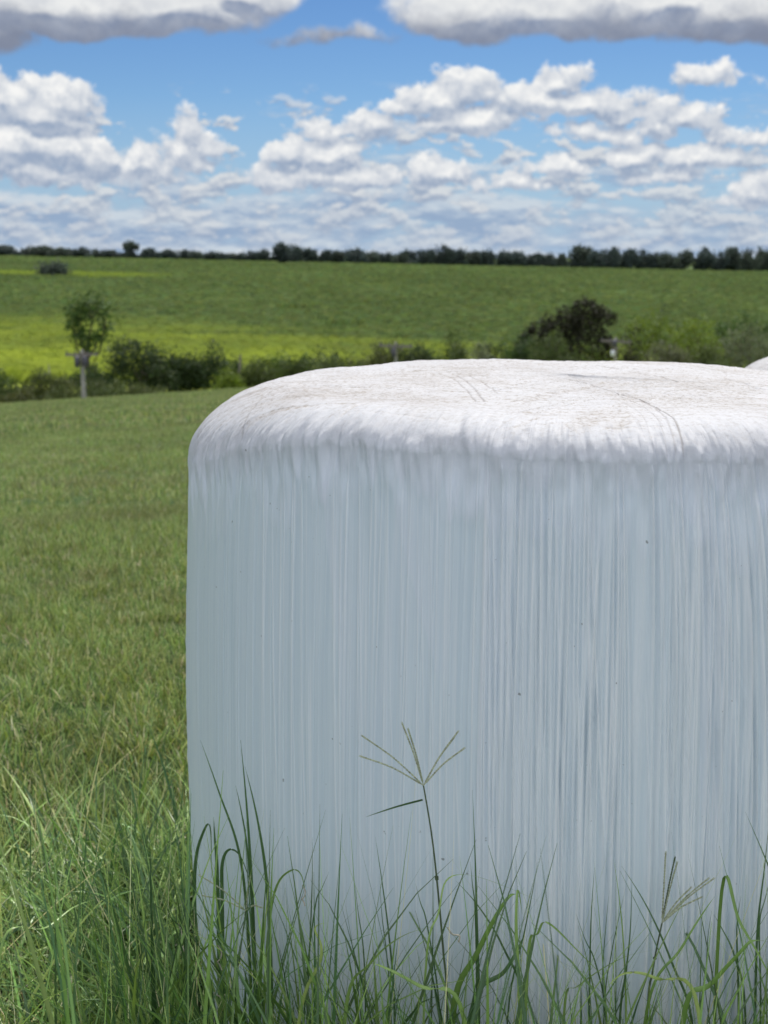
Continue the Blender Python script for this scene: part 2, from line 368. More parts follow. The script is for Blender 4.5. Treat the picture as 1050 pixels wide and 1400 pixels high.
TW = 'trees along the horizon'
def build_treeline():
    var = []
    for s in range(6):
        rnd = random.Random(s * 7 + 1); bl = []
        for k in range(6):
            a = rnd.uniform(0, 6.28); q = rnd.uniform(.1, .62)
            bl.append((math.cos(a) * q, math.sin(a) * q, rnd.uniform(.42, .74), rnd.uniform(.28, .45), rnd.uniform(.28, .45), rnd.uniform(.2, .3)))
        bl.append((0, 0, .35, .62, .55, .30))
        if s == 5: bl = [(.0, 0, .82, .5, .45, .13), (-.25, 0, .74, .3, .3, .10), (.28, 0, .72, .3, .3, .1), (0, 0, .3, .45, .4, .22)]
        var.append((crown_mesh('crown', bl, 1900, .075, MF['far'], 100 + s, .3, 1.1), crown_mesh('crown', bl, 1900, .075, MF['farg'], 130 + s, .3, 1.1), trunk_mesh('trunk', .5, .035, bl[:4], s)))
    T = [(10,337,30),(28,344,16),(44,337,24),(62,337,30),(85,339,28),(107,340,24),(121,346,10),(131,341,12),(150,342,30),(178,334,22),(170,345,18),(201,341,22),(216,346,16),(230,343,24),
         (252,343,12),(268,345,18),(288,345,18),(305,346,18),(322,346,20),(340,345,20),(357,343,18),(385,335,26),(405,340,22),(425,342,22),(444,344,20),(462,345,20),(484,341,24),(506,344,22),(528,346,20),(546,347,16),
         (560,343,18),(582,342,24),(604,339,24),(626,341,22),(648,346,22),(668,343,20),(688,344,20),(710,344,22),(732,347,20),(752,348,20),(770,349,14),(795,340,30),(818,343,24),(838,342,22),(858,344,24),(878,345,20),
         (896,348,18),(914,345,20),(934,345,18),(958,343,28),(984,348,18),(1004,342,24),(1024,345,20),(1042,341,22)]
    special = {0: 'broad dark tree at the left end of the horizon tree line', 2: 'first dark tree right of the sky gap, left end of the horizon line', 9: 'flat umbrella topped tree standing higher in the horizon tree line',
               14: 'small narrow tree with sky on both sides in the horizon tree line', 21: 'tallest rounded tree near the middle of the horizon tree line', 41: 'tall broad dark tree where the right horizon wood begins',
               7: 'narrow small tree just right of the wide gap in the left tree line', 53: 'tall rounded tree at the right end of the horizon wood', 49: 'wide dense dark tree in the right part of the horizon wood',
               32: 'slightly taller tree in the middle right of the horizon line', 51: 'rounded dark tree second from the right end of the horizon wood'}
    # low tree belt seen between the big crowns, each a tree of its own
    ext = [(x, 350 + x * .017, 17) for x in range(-150, 0, 26)] + [(x, 348, 26) for x in range(1064, 1240, 24)]
    fill = [(x + (x * 37 % 11) - 5, 346 + .0105 * x + (x * 13 % 4), 17) for x in range(4, 1050, 19) if not (110 < x < 126)]
    rnd = random.Random(5)
    for i, (px, py, w) in enumerate(T + fill + ext):
        d = 862 + rnd.uniform(-8, 14) + (10 if i >= len(T) else 0)
        p = at(px, py, d); z0 = float(terr(p.x, d)); h = max(p.z - z0, 4.0); wd = w / F * d
        k = 5 if i == 9 else rnd.randrange(5); cr, cg, tr = var[k]
        e = empty('horizon_tree', (p.x, d, z0)); e.rotation_euler.z = rnd.uniform(-.5, .5) if k == 5 else rnd.uniform(0, 6.28)
        e.scale = (wd * .85, wd * .85, h * 1.12)
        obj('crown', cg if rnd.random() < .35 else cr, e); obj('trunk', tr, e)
        if i in special: tag(e, special[i], 'tree', TW)
        elif i < len(T): tag(e, 'dark rounded tree standing in the far tree line on the horizon', 'tree', TW)
        else: tag(e, 'low dark tree filling the foot of the horizon tree line', 'tree', TW + ' foot')
build_treeline()

def bush(name, label, cat, x0, y0, x1, y1, d, colour, n, leaf, seed, nb=7, trunk=True, blobs=None, grow=1.0, spread=2.4, group=None, sparse=False, zoff=0, depth=.8):
    """a crown filling the photo box x0..x1, y0(top)..y1(base) at distance d"""
    cx = (x0 + x1) / 2; pb = at(cx, y1, d); pt = at(cx, y0, d); z0 = float(terr(pb.x, d)) - .05
    w = (x1 - x0) / F * d / 2; h = pt.z - z0; rnd = random.Random(seed)
    if blobs: bl = [(bx * w, by * w, bz * h, rx * w * grow, rx * w * .9 * grow, rz * h * grow) for bx, by, bz, rx, rz in blobs]
    else:
        bl = []
        for k in range(nb):
            q = rnd.uniform(-.68, .68); zc = rnd.uniform(.35, .74) * (1 - .25 * abs(q))
            bl.append((q * w, rnd.uniform(-.5, .5) * w * depth, zc * h, rnd.uniform(.26, .42) * w, rnd.uniform(.26, .42) * w * depth, rnd.uniform(.18, .30) * h))
        bl += [(-.45 * w, 0, .25 * h, .5 * w, .45 * w * depth, .27 * h), (.45 * w, 0, .25 * h, .5 * w, .45 * w * depth, .27 * h), (0, 0, .3 * h, .6 * w, .5 * w * depth, .3 * h)]
    if not blobs:                                            # fill the measured outline
        kz = h / max(b[2] + b[5] * .92 for b in bl); kx = w / max(abs(b[0]) + b[3] * .88 for b in bl)
        bl = [(b[0] * kx, b[1], b[2] * kz, b[3] * kx, b[4] * 1.15, b[5] * kz) for b in bl]
    e = empty(name, (pb.x, d, z0 + zoff))
    obj('crown', crown_mesh('crown', bl, n, leaf, MF[colour], seed, .25, spread), e)
    if trunk: obj('trunk', trunk_mesh('trunk', .5 * h, .03 * h, bl[:6], seed), e)
    return tag(e, label, cat, group)
WIDE = [(-.68, 0, .48, .36, .34), (-.30, 0, .62, .40, .34), (.12, .1, .66, .42, .32), (.5, 0, .58, .38, .34), (.78, 0, .42, .30, .34), (0, 0, .28, .95, .3)]
HG = 'shrubs along the valley hedge'
bush('sparse_tree', 'thin open crowned tree rising behind the left utility pole', 'tree', 86, 406, 164, 548, 124, 'mid', 1500, .19, 21,
     blobs=[(-.35, 0, .86, .34, .10), (.2, .1, .90, .40, .09), (.62, 0, .80, .22, .10), (-.55, .1, .74, .24, .08), (.45, 0, .66, .22, .07), (-.1, 0, .58, .30, .06), (.28, 0, .60, .22, .07), (-.3, 0, .66, .2, .05)])
bush('bush', 'large round dark green bush right of the left utility pole', 'bush', 142, 464, 242, 545, 118, 'dark', 6500, .14, 22, 9)
bush('bush', 'round leafy bush nearest the left edge of the white bale', 'bush', 224, 468, 308, 542, 120, 'dark', 6500, .14, 23, 9)
bush('bush', 'dark shrub tucked behind the foot of the left utility pole', 'bush', 98, 498, 160, 552, 117, 'dark', 3200, .13, 24, 6)
bush('shrub', 'low olive shrub at the left edge of the hedge', 'shrub', -40, 506, 46, 560, 112, 'mid', 4200, .12, 25, 7, group=HG)
bush('shrub', 'low bright tipped shrub left of the utility pole', 'shrub', 34, 503, 104, 560, 113, 'olive', 3800, .12, 26, 7, group=HG)
bush('shrub', 'low light green shrub below the large round bush', 'shrub', 118, 524, 182, 552, 110, 'olive', 2300, .11, 27, 5, group=HG)
bush('shrub', 'low weedy shrub at the foot of the two round bushes', 'shrub', 166, 528, 236, 548, 109, 'olive', 1500, .10, 28, 5, trunk=False, group=HG)
bush('shrub', 'bright green scrub right of the weathered hedge post', 'shrub', 322, 492, 384, 540, 118, 'mid', 3000, .12, 30, 6, group=HG)
bush('shrub', 'yellow green scrub between the round bush and the hedge post', 'shrub', 292, 504, 334, 546, 116, 'bright', 1800, .12, 29, 5, group=HG)
bush('shrub', 'grey green scrub above the left shoulder of the bale', 'shrub', 372, 484, 440, 530, 122, 'mid', 3000, .12, 31, 6, group=HG)
bush('shrub', 'pale greyish shrub just left of the middle utility pole', 'shrub', 428, 478, 500, 520, 126, 'olive', 2600, .12, 32, 6, group=HG)
bush('shrub', 'brownish green shrub close behind the middle utility pole', 'shrub', 486, 457, 548, 515, 128, 'olive', 2800, .12, 33, 6, group=HG)
bush('shrub', 'dark shrub directly right of the middle utility pole', 'shrub', 546, 470, 606, 512, 130, 'dark', 2600, .12, 34, 6, group=HG)
bush('shrub', 'taller dark leafed shrub between middle pole and dark tree', 'shrub', 592, 448, 642, 505, 134, 'mid', 2800, .13, 35, 6, group=HG)
bush('shrub', 'grey leaved shrub with pale tips above the bale top', 'shrub', 632, 466, 690, 504, 128, 'grey', 2400, .12, 36, 6, group=HG)
bush('shrub', 'deep green shrub at the left foot of the dark tree', 'shrub', 672, 452, 730, 502, 132, 'mid', 3000, .12, 37, 6, group=HG)
bush('dark_tree', 'broad dark reddish brown tree above the middle of the bale', 'tree', 700, 405, 842, 492, 140, 'rust', 15000, .16, 38,
     blobs=[(-.72, 0, .50, .28, .20), (-.86, 0, .30, .2, .22), (-.38, 0, .62, .34, .18), (.05, 0, .70, .36, .18), (.40, 0, .86, .36, .13), (.72, 0, .80, .26, .11), (.35, 0, .52, .5, .28), (.75, 0, .50, .26, .2), (-.25, 0, .38, .6, .28)], spread=1.5)
bush('shrub', 'light olive shrub in front of the dark tree', 'shrub', 722, 450, 790, 500, 128, 'olive', 3600, .12, 39, 7, group=HG)
bush('shrub', 'yellow green shrub between the dark tree and right pole', 'shrub', 776, 466, 838, 500, 126, 'mid', 2600, .12, 40, 6, group=HG)
bush('shrub', 'brown twiggy shrub behind the right utility pole', 'shrub', 826, 446, 884, 496, 138, 'rust', 1500, .13, 41, 6, group=HG)
bush('shrub', 'bright yellow green scrub mound right of the dark tree', 'shrub', 838, 424, 930, 500, 160, 'bright', 5200, .16, 42, 9, blobs=WIDE, group=HG)
bush('shrub', 'bright green scrub mound in the middle of the right valley', 'shrub', 916, 430, 985, 500, 156, 'bright', 4200, .16, 43, 8, blobs=WIDE, group=HG)
bush('small_tree', 'small dark thin tree among bright scrub, right of the dark tree', 'tree', 884, 420, 914, 455, 190, 'dark', 600, .17, 44, 5)
bush('small_tree', 'dark branching tree at the right edge above the bright scrub', 'tree', 968, 420, 1058, 470, 178, 'mid', 2600, .18, 45, 8, blobs=WIDE)
bush('shrub', 'grey olive shrub leaning over the second bale', 'shrub', 978, 442, 1066, 502, 128, 'grey', 5000, .12, 46, 9, blobs=WIDE, group=HG)
bush('shrub', 'low grey olive shrub right of the right utility pole', 'shrub', 880, 468, 940, 504, 122, 'grey', 2600, .12, 47, 6, blobs=WIDE, group=HG)
bush('shrub', 'low grey olive shrub left of the second bale', 'shrub', 932, 466, 996, 504, 123, 'olive', 2600, .12, 48, 6, blobs=WIDE, group=HG)
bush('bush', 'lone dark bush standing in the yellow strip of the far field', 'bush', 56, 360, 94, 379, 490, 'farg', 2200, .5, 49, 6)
bush('shrub', 'scrub at the right frame edge beyond the second bale', 'shrub', 1050, 446, 1150, 505, 130, 'mid', 3500, .13, 50, 8, blobs=WIDE, group=HG)

rnd = random.Random(91)
LAB = ['dark scrub filling the hedge behind the hedge post', 'low dark scrub over the left shoulder of the bale', 'leafy scrub between the bale shoulder and the middle pole', 'dark scrub left of the middle utility pole crossarm',
       'green scrub behind the crossarm of the middle utility pole', 'rounded scrub a little right of the middle utility pole', 'dark scrub midway between middle pole and dark tree', 'dense scrub left of the grey leaved shrub', 'scrub behind the grey leaved shrub', 'scrub beneath the left branches of the dark tree']
for k, lab in enumerate(LAB):
    x0 = 300 + k * 43; bush('shrub', lab, 'shrub', x0 + rnd.randint(-6, 6), 486 - k * 2.6 + rnd.randint(-5, 4), x0 + 58, 535 - k * 3, 131 + rnd.randint(-2, 3), rnd.choice(['dark', 'mid', 'dark']), 2600, .13, 200 + k, 6, group=HG)
LAB = ['low pale scrub at the left frame edge in front of the shrubs', 'low pale scrub left of the foot of the left utility pole', 'low pale scrub right of the foot of the left utility pole']
for k, lab in enumerate(LAB):
    x0 = (-10, 60, 122)[k]; bush('shrub', lab, 'shrub', x0, 532, x0 + 62, 557 - k * 4, 108.5, 'olive', 1500, .10, 230 + k, 5, trunk=False, group=HG)

# ------------------------------------------------------------------ utility poles, posts
def plain(name, c, rough=.8, sc_=20, amt=.3, metal=0):
    m, g = mat_new(name); P = g.n('ShaderNodeTexCoord').outputs['Object']; n = g.noise(P, sc_, 5, .6)
    col = g.mix(g.mr(n, .3, .7), tuple(k * (1 - amt) for k in c), tuple(min(1, k * (1 + amt)) for k in c))
    s = g.n('ShaderNodeBsdfPrincipled', {'Base Color': col, 'Roughness': rough, 'Metallic': metal}); return finish(m, g, s.outputs[0])
M_conc = plain('weathered_concrete', (.36, .34, .30), .9, 5); M_wood = plain('grey_weathered_wood', (.20, .175, .16), .9, 8)
M_dark = plain('dark_grey_enamel', (.09, .085, .10), .5, 6); M_white = plain('white_porcelain', (.75, .76, .8), .3, 6, .05)
def box(A, c, s, rot=0.0):
    cx, cy, cz = c; hx, hy, hz = s[0] / 2, s[1] / 2, s[2] / 2; V = []
    ca, sa = math.cos(rot), math.sin(rot)
    for dz in (-hz, hz):
        for dx, dy in ((-hx, -hy), (hx, -hy), (hx, hy), (-hx, hy)):
            V.append((cx + dx * ca - dz * sa, cy + dy, cz + dx * sa + dz * ca))
    A.add(V, [(3, 2, 1, 0), (4, 5, 6, 7), (0, 1, 5, 4), (1, 2, 6, 5), (2, 3, 7, 6), (3, 0, 4, 7)])
def pole(px, ytop, d, armw, arm_tilt, kit, label, wide):
    p = at(px, ytop, d); z0 = float(terr(p.x, d)); h = p.z - z0
    e = empty('utility_pole', (p.x, d, z0))
    A = Acc(); A.add(*tube([(0, 0, -.5), (0, 0, h * .5), (0, 0, h)], [wide, wide * .88, wide * .72], 10)); A.add([(wide * .72 * math.cos(k * .628), wide * .72 * math.sin(k * .628), h) for k in range(10)], [tuple(range(10))])
    obj('shaft', A.mesh('shaft', M_conc), e)
    A = Acc(); box(A, (0, -wide - .06, h - .35), (armw, .11, .17), arm_tilt); arm = obj('crossarm', A.mesh('crossarm', M_wood, False), e)
    for s in (-.46, -.2, .2, .46):
        A = Acc(); zz = h - .265 + math.sin(arm_tilt) * s * armw
        A.add(*tube([(s * armw, -wide - .06, zz), (s * armw, -wide - .06, zz + .06), (s * armw, -wide - .06, zz + .10), (s * armw, -wide - .06, zz + .2)], [.03, .07, .05, .03], 8)); obj('insulator', A.mesh('insulator', M_dark), arm)
    for s in (-1, 1):
        A = Acc(); A.add(*tube([(s * armw * .28, -wide - .03, h - .42), (0, -wide, h - 1.1)], [.028, .028], 5)); obj('brace', A.mesh('brace', M_wood), e)
    for (kx, kz, w_, h_, m_) in kit:
        A = Acc(); r = w_ / 2; y = -wide - r - .04
        A.add(*tube([(kx, y, h - kz - h_ / 2), (kx, y, h - kz - h_ / 2 + .03), (kx, y, h - kz + h_ / 2 - .05), (kx, y, h - kz + h_ / 2), (kx, y, h - kz + h_ / 2 + .05)], [r * .8, r, r, r * .75, .01], 12))
        A.add(*tube([(kx, y + r * .7, h - kz), (kx * .2, -wide * .7, h - kz)], [.05, .05], 6))
        obj('transformer' if w_ > .3 else 'cut_out', A.mesh('transformer', m_), e)
    return tag(e, label, 'utility pole', 'utility poles along the valley')
pole(112, 478, 101, 2.35, .02, [(-.28, .85, .42, .75, M_dark), (.28, .82, .40, .68, M_dark)], 'pale concrete utility pole at left with crossarm and two dark transformers', .18)
pole(541, 467, 112, 2.75, -.03, [(-.2, .85, .34, .7, M_dark)], 'middle utility pole with wide grey crossarm above bale top', .13)
pole(842, 461, 118, 2.6, -.05, [(-.16, .5, .45, .6, M_dark), (-.3, 1.35, .34, .5, M_white)], 'right utility pole with a small white canister beside the dark tree', .13)
def post(px, y0, y1, d, w, lean, label, mat):
    t = at(px, y0, d); z0 = float(terr(t.x, d)); h = t.z - z0; A = Acc()
    A.add(*tube([(0, 0, -.3), (lean * .3, 0, h * .4), (lean * .8, .05, h * .85), (lean, 0, h)], [w, w * .9, w * .75, w * .5], 7)); o = obj('hedge_post', A.mesh('hedge_post', mat)); o.location = (t.x, d, z0)
    tag(o, label, 'post')
post(325, 484, 530, 117.5, .14, .25, 'grey weathered post leaning in the hedge left of the bale', M_wood)
post(68, 497, 530, 116, .07, -.1, 'thin pale post in the hedge left of the left utility pole', M_conc)

# ------------------------------------------------------------------ bales
BR, BH = .62, 1.112
def bale_mat(name):
    m, g = mat_new(name)
    fl = g.attr('flow', 'Vector'); st = g.attr('streak', 'Fac'); lay = g.attr('layer', 'Fac'); dirt = g.attr('dirt', 'Fac'); topw = g.attr('topw', 'Fac')
    O = g.n('ShaderNodeTexCoord').outputs['Object']
    fine = g.noise(g.v('MULTIPLY', fl, (420, 6, 1)), 1.0, 3, .6)          # threads of stretched film
    fine2 = g.noise(g.v('MULTIPLY', fl, (120, 1.6, 1)), 1.0, 4, .6)
    base = g.mix(g.mr(fine2, .3, .72), (.635, .745, .815), (.745, .835, .885))
    base = g.mix(g.m('MULTIPLY', g.mr(fine, .45, .75), .35), base, (.82, .85, .86))
    base = g.mix(g.m('MULTIPLY', st, .95), base, (.96, .975, .98))  # pleat crests paled: thicker film plus light on the folds, painted in
    base = g.mix(g.m('MULTIPLY', g.attr('pleat_light', 'Fac'), .36), base, (.82, .885, .92))  # pleated right side whitened: its brighter light is put into the film colour
    base = g.mix(g.m('MULTIPLY', g.attr('groove', 'Fac'), .42), base, (.41, .49, .55))  # valleys beside pleats: thin stretched film plus crease shade painted in
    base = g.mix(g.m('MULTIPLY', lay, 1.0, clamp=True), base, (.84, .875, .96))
    base = g.mix(topw, base, (.595, .60, .625)); base = g.mix(g.m('MULTIPLY', dirt, .30), base, (.50, .455, .42))
    # dust, scuffs and specks on top
    sp = g.noise(O, 150, 3, .65); sp2 = g.noise(O, 7, 5, .65); sp3 = g.noise(g.v('MULTIPLY', O, (70, 9, 9)), 1.0, 4, .65, dist=.4)
    dm = g.m('MULTIPLY', dirt, g.m('ADD', g.m('MULTIPLY', g.mr(sp, .50, .62), .75), g.m('ADD', g.m('MULTIPLY', g.mr(sp2, .46, .70), .55), g.m('MULTIPLY', g.mr(sp3, .50, .70), .6))), clamp=True)
    base = g.mix(g.m('MULTIPLY', dm, .85), base, (.34, .30, .265))
    base = g.mix(g.m('MULTIPLY', g.attr('scratch', 'Fac'), .8), base, (.22, .19, .17))
    spk = g.noise(O, 95, 2, .5); base = g.mix(g.m('MULTIPLY', g.mr(spk, .755, .80), .6), base, (.12, .11, .09))
    bmp = g.n('ShaderNodeBump', {'Strength': .35, 'Distance': .0012, 'Height': g.m('ADD', fine, g.m('MULTIPLY', fine2, 1.5))})
    cr = g.noise(O, 60, 5, .6); b2 = g.n('ShaderNodeBump', {'Strength': g.m('MULTIPLY', topw, .5), 'Distance': .003, 'Height': cr, 'Normal': bmp.outputs[0]})
    s = g.n('ShaderNodeBsdfPrincipled', {'Base Color': base, 'Roughness': g.m('ADD', g.mr(fine2, .3, .7, .38, .52), g.m('MULTIPLY', topw, .25)), 'Normal': b2.outputs[0]}); s.inputs['Specular IOR Level'].default_value = .45
    return finish(m, g, s.outputs[0])
M_bale = bale_mat('stretched_white_film')
def bale(name, label, loc, face, seed, ncol=2400, nback=420, flip=1, scratches=False):
    """wrapped round bale standing on end; 'face' is the angle whose side carries the fine grid"""
    tf = np.linspace(-1.3, 1.3, ncol); tb = np.linspace(1.3, 2 * math.pi - 1.3, nback + 2)[1:-1]
    th = np.concatenate([tf, tb]); nt_ = len(th)
    # profile parameter: side, corner, top
    ns, nc, ntp = 150, 110, 240
    prof = [('s', k / ns) for k in range(ns)] + [('c', k / nc) for k in range(nc)] + [('t', k / ntp) for k in range(ntp + 1)]
    kind = np.array([0 if a == 's' else 1 if a == 'c' else 2 for a, _ in prof]); tt = np.array([b for _, b in prof])
    A, I = np.meshgrid(th, np.arange(len(prof)), indexing='xy'); K = kind[I]; T = tt[I]     # rows: profile
    arc = A * BR
    cs = np.cos(A); sn = np.sin(A)
    AA = np.where(A > math.pi, A - 2 * math.pi, A)
    rc = .050 + .078 * sstep(.3, 1.25, np.abs(AA + .1)) + .03 * (fbm(cs * 1.5 + 40, sn * 1.5 + 40, seed, 3) - .5)      # corner radius
    lump = (fbm(cs * 1.2 + 60, sn * 1.2 + 60, seed + 9, 2) - .5)
    H = BH + .012 * (fbm(cs * 3 + 60, sn * 3 + 60, seed + 8, 3) - .5) * (1 - (K == 2) * T)
    rr_ = rc * 1.12 + .045; zside = T * (H - rc); bul = .020 * np.sin(np.clip(zside / BH, 0, 1) * math.pi * .95 + .2) - .02 * np.exp(-zside / .06)
    r_side = BR - .006 + bul
    ang = T * math.pi / 2
    r_e = BR - .006 + .020 * np.sin((H - rc) / BH * math.pi * .95 + .2) - 0 * A
    r_c = r_e - rr_ + rr_ * np.cos(ang); z_c = H - rc + rc * np.sin(ang)
    q = 1 - T; rt = (r_e - rr_) * q; z_t = H + .006 * (1 - q ** 2)
    r = np.where(K == 0, r_side, np.where(K == 1, r_c, rt)); z = np.where(K == 0, zside, np.where(K == 1, z_c, z_t))
    s_len = np.where(K == 0, zside - (H - rc), np.where(K == 1, (rc + rr_) / 2 * ang, (rc + rr_) / 2 * math.pi / 2 + (r_e - rr_) * T))     # 0 at top of side, grows over the corner
    nr_ = np.where(K == 0, 1, np.where(K == 1, np.cos(ang), 0)); nz_ = np.where(K == 0, 0, np.where(K == 1, np.sin(ang), 1))
    down = np.clip(-s_len, 0, 2)
    # ---- flow coordinate: threads lean and merge
    lean = .030 * sstep(.05, .5, arc * flip) * np.exp(-((down - .0) / .55) ** 2) * 1.0
    a1 = arc + lean * 1.6 + .005 * (vnoise(arc * 9 + 90, z * 2.2 + 9, seed + 3) - .5) + .006 * (vnoise(arc * 30 + 90, z * 3 + 9, seed + 4) - .5)
    strong = .07 + .93 * sstep(-.115, -.085, arc * flip) ; strong = strong * (.65 + .35 * fbm(arc * 14 + 50, z * 1.2 + 5, seed + 5, 2) * 1.6)
    gap = 1 - .75 * np.exp(-((arc * flip - .095 - .01 * down) / .022) ** 2) * sstep(.25, .5, down)      # the smooth band in the pleats
    strong = np.clip(strong * gap, 0, 1.4)
    fade = sstep(-.05, .10, down) * (.55 + .45 * sstep(.05, .35, down))
    def ridge(f, sd, pw, stretch, mul):
        n = vnoise(a1 * f + 70, z * stretch + 7, sd); return np.clip(1 - np.abs(n - .5) * mul, 0, 1) ** pw * (.35 + .9 * vnoise(a1 * f * .4 + 11, z * stretch * 1.3 + 3, sd + 50))
    p1 = ridge(62, seed + 11, 1.3, .8, 15); p2 = ridge(120, seed + 12, 1.0, 1.0, 9); p3 = ridge(300, seed + 13, 1.0, 1.6, 5); groove = ridge(85, seed + 15, 1.0, .9, 11); p4 = ridge(95, seed + 16, 1.2, .7, 12)
    wide = fbm(a1 * 14 + 70, z * .7 + 7, seed + 14, 2)
    # individual tight pleats of film: each a thin ridge with its own course, length and height
    plh = np.zeros_like(arc); pls = np.zeros_like(arc); plg = np.zeros_like(arc); rp = random.Random(seed * 3 + 1)
    dn = down[:, 0]; rows = np.where(kind == 0)[0]; dn = down[rows, 0]
    for k in range(520):
        u = rp.random(); c0 = -.100 + .62 * u ** .9 if k < 460 else rp.uniform(-.45, -.1)
        main = k < 460; big = main and rp.random() < .28
        if main and .075 < c0 < .125 and rp.random() < .85: continue
        w_ = rp.uniform(.0010, .0016) if not big else rp.uniform(.0016, .0030); hgt = (rp.uniform(.3, 1) if not big else rp.uniform(.8, 1.3)) * (1 if main else .3)
        d0_ = rp.choice([rp.uniform(-.08, .04), rp.uniform(-.06, .10), rp.uniform(.1, .5)]); d1_ = d0_ + rp.uniform(.35, 1.2); kk = rp.gauss(.012, .012) + .05 * max(0, c0 - .12); bend = rp.gauss(0, .006); ph = rp.uniform(0, 6)
        cc = c0 + kk * dn - .03 * max(0, c0 - .05) / .3 * np.exp(-dn / .15) + bend * np.sin(dn * 3.2 + ph)
        env = sstep(d0_, d0_ + .12, dn) * (1 - sstep(d1_ - .15, d1_, dn)) * (.75 + .25 * np.sin(dn * rp.uniform(5, 14) + ph))
        lo, hi = np.searchsorted(tf, (cc.min() - .012) / BR), np.searchsorted(tf, (cc.max() + .012) / BR)
        if hi <= lo: continue
        ix = np.ix_(rows, np.arange(lo, hi)); dx_ = arc[ix] - cc[:, None]
        gg = np.exp(-(dx_ / w_) ** 2) * env[:, None]; gv = np.exp(-((dx_ - w_ * 1.9) / (w_ * 1.1)) ** 2) * env[:, None]
        plh[ix] += gg * hgt * .0036; pls[ix] = np.maximum(pls[ix], gg * min(1, .4 + .7 * hgt)); plg[ix] = np.maximum(plg[ix], gv * hgt)
    p1 = p1 * .25; p4 = p4 * .25
    pl = (0.0036 * p1 + .0026 * p4 + .0022 * p2 + .0010 * p3 + .006 * (wide - .5)) * strong * fade
    pl = pl * .8 + plh
    pl = pl + (.0006 * p2 + .0004 * p3) * fade
    # corner: ragged puckers where the film turns over the rim
    cw = np.exp(-((s_len - .01) / .07) ** 2)
    n_p = fbm(arc * 26 + 80, s_len * 7 + 80, seed + 21, 4, .55); n_q = fbm(arc * 60 + 80, s_len * 14 + 80, seed + 22, 3, .6); n_s = vnoise(arc * 110 + 3 + s_len * 8, s_len * 5 + 9, seed + 23)
    pk = cw * (.016 * (n_p - .5) + .011 * (n_q - .5) + .0042 * (n_s - .5))
    # scalloped lower edge of film layers: steps of a millimetre
    def scal(center, amp, fq, sd, wd_=.010): 
        e = center + amp * (fbm(arc * fq + 33, 0 * arc + sd, sd, 4, .6) - .5) * 2; e = e + .045 * (vnoise(arc * 70 + 5, 0 * arc + 3, sd + 7) ** 2 - .2) + .025 * (vnoise(arc * 190 + 5, 0 * arc + 3, sd + 8) ** 2 - .2); return sstep(-wd_, wd_, s_len - e)
    L1 = scal(-.035, .085, 16, seed + 31); L2 = scal(.012, .04, 24, seed + 32); L3 = scal(-.10, .10, 9, seed + 33)
    steps = .0006 * L1 + .0004 * L2 + .0005 * L3
    E1, E2, E3 = scal(-.035, .085, 16, seed + 31, .0035), scal(.006, .035, 24, seed + 32, .0025), scal(-.10, .10, 9, seed + 33, .005)
    # edges of overlapping film strips running down the side
    band = 0 * arc
    for a0, k, d1, wgt in ((-.33, .10, .5, .30), (-.235, .28, .35, .30), (-.21, -.10, .9, .18), (-.098, .0, 1.2, .28), (.16, .05, .7, .25), (.30, -.06, 1.2, .2)):
        e_ = arc - (a0 + k * down + .012 * (vnoise(down * 6 + 9 + a0 * 50, 0 * down + 2, seed + 71) - .5)); band = band + wgt * sstep(-.0012, .0012, e_) * np.exp(-np.clip(e_, 0, 9) / .035) * sstep(-.02, .05, down) * (1 - sstep(d1 * .6, d1, down))
    X, Y = r * cs, r * sn
    topn = .008 * (fbm(X * 5 + 20, Y * 5 + 20, seed + 41, 3) - .5) + .0022 * (fbm(X * 40 + Y * 12 + 20, Y * 9 + 20, seed + 42, 3) - .5) + .0020 * (fbm(X * 70 + 20, Y * 70 + 20, seed + 43, 2) - .5)
    def lines(ang_, f, sd, lo):
        c, s = math.cos(ang_), math.sin(ang_); u = X * c + Y * s + .03 * (fbm(X * 3 + 9, Y * 3 + 9, sd, 2) - .5); w = -X * s + Y * c
        n = vnoise(u * f * .6 + 50, w * 1.6 + 50, sd); msk = sstep(lo, lo + .12, fbm(X * 4 + 30, Y * 4 + 30, sd + 5, 2)); return np.clip(1 - np.abs(n - .5) * 10, 0, 1) * msk
    ln = lines(.25, 120, seed + 51, .50) + lines(1.1, 100, seed + 52, .52) + lines(-.35, 130, seed + 53, .50)
    tw = sstep(.02, .16, s_len)
    scr = np.zeros_like(arc)
    for wd2, st_, pts in (SCRATCH if scratches else []):
        for (xa, ya), (xb, yb) in zip(pts[:-1], pts[1:]):
            L2_ = (xb - xa) ** 2 + (yb - ya) ** 2 + 1e-9; t_ = np.clip(((X - xa) * (xb - xa) + (Y - ya) * (yb - ya)) / L2_, 0, 1)
            dd = np.hypot(X - xa - t_ * (xb - xa), Y - ya - t_ * (yb - ya)); scr = np.maximum(scr, st_ * np.exp(-(dd / wd2) ** 2))
    scr = scr * sstep(.0, .03, s_len) * (.5 + fbm(X * 25 + 20, Y * 25 + 20, 77, 2))
    disp = pl + pk + steps + tw * (topn * sstep(.05, .2, s_len) - .0014 * ln) - .0015 * scr + .010 * lump * np.where(K == 2, 1 - T, 1)
    r2 = np.maximum(r + disp * nr_, 0); z2 = z + disp * nz_
    V = np.stack([r2 * cs, r2 * sn, z2], -1).reshape(-1, 3)
    nrow = len(prof); i, j = np.meshgrid(np.arange(nrow - 1), np.arange(nt_), indexing='ij'); j2 = (j + 1) % nt_
    Fq = np.stack([i * nt_ + j, i * nt_ + j2, (i + 1) * nt_ + j2, (i + 1) * nt_ + j], -1).reshape(-1, 4)
    streak = np.clip(np.maximum(np.maximum(np.maximum(p1, p4) * 1.3, p2 * .7), p3 * .4) * strong * fade + .13 * np.maximum(p2, p3) * fade, 0, 1)
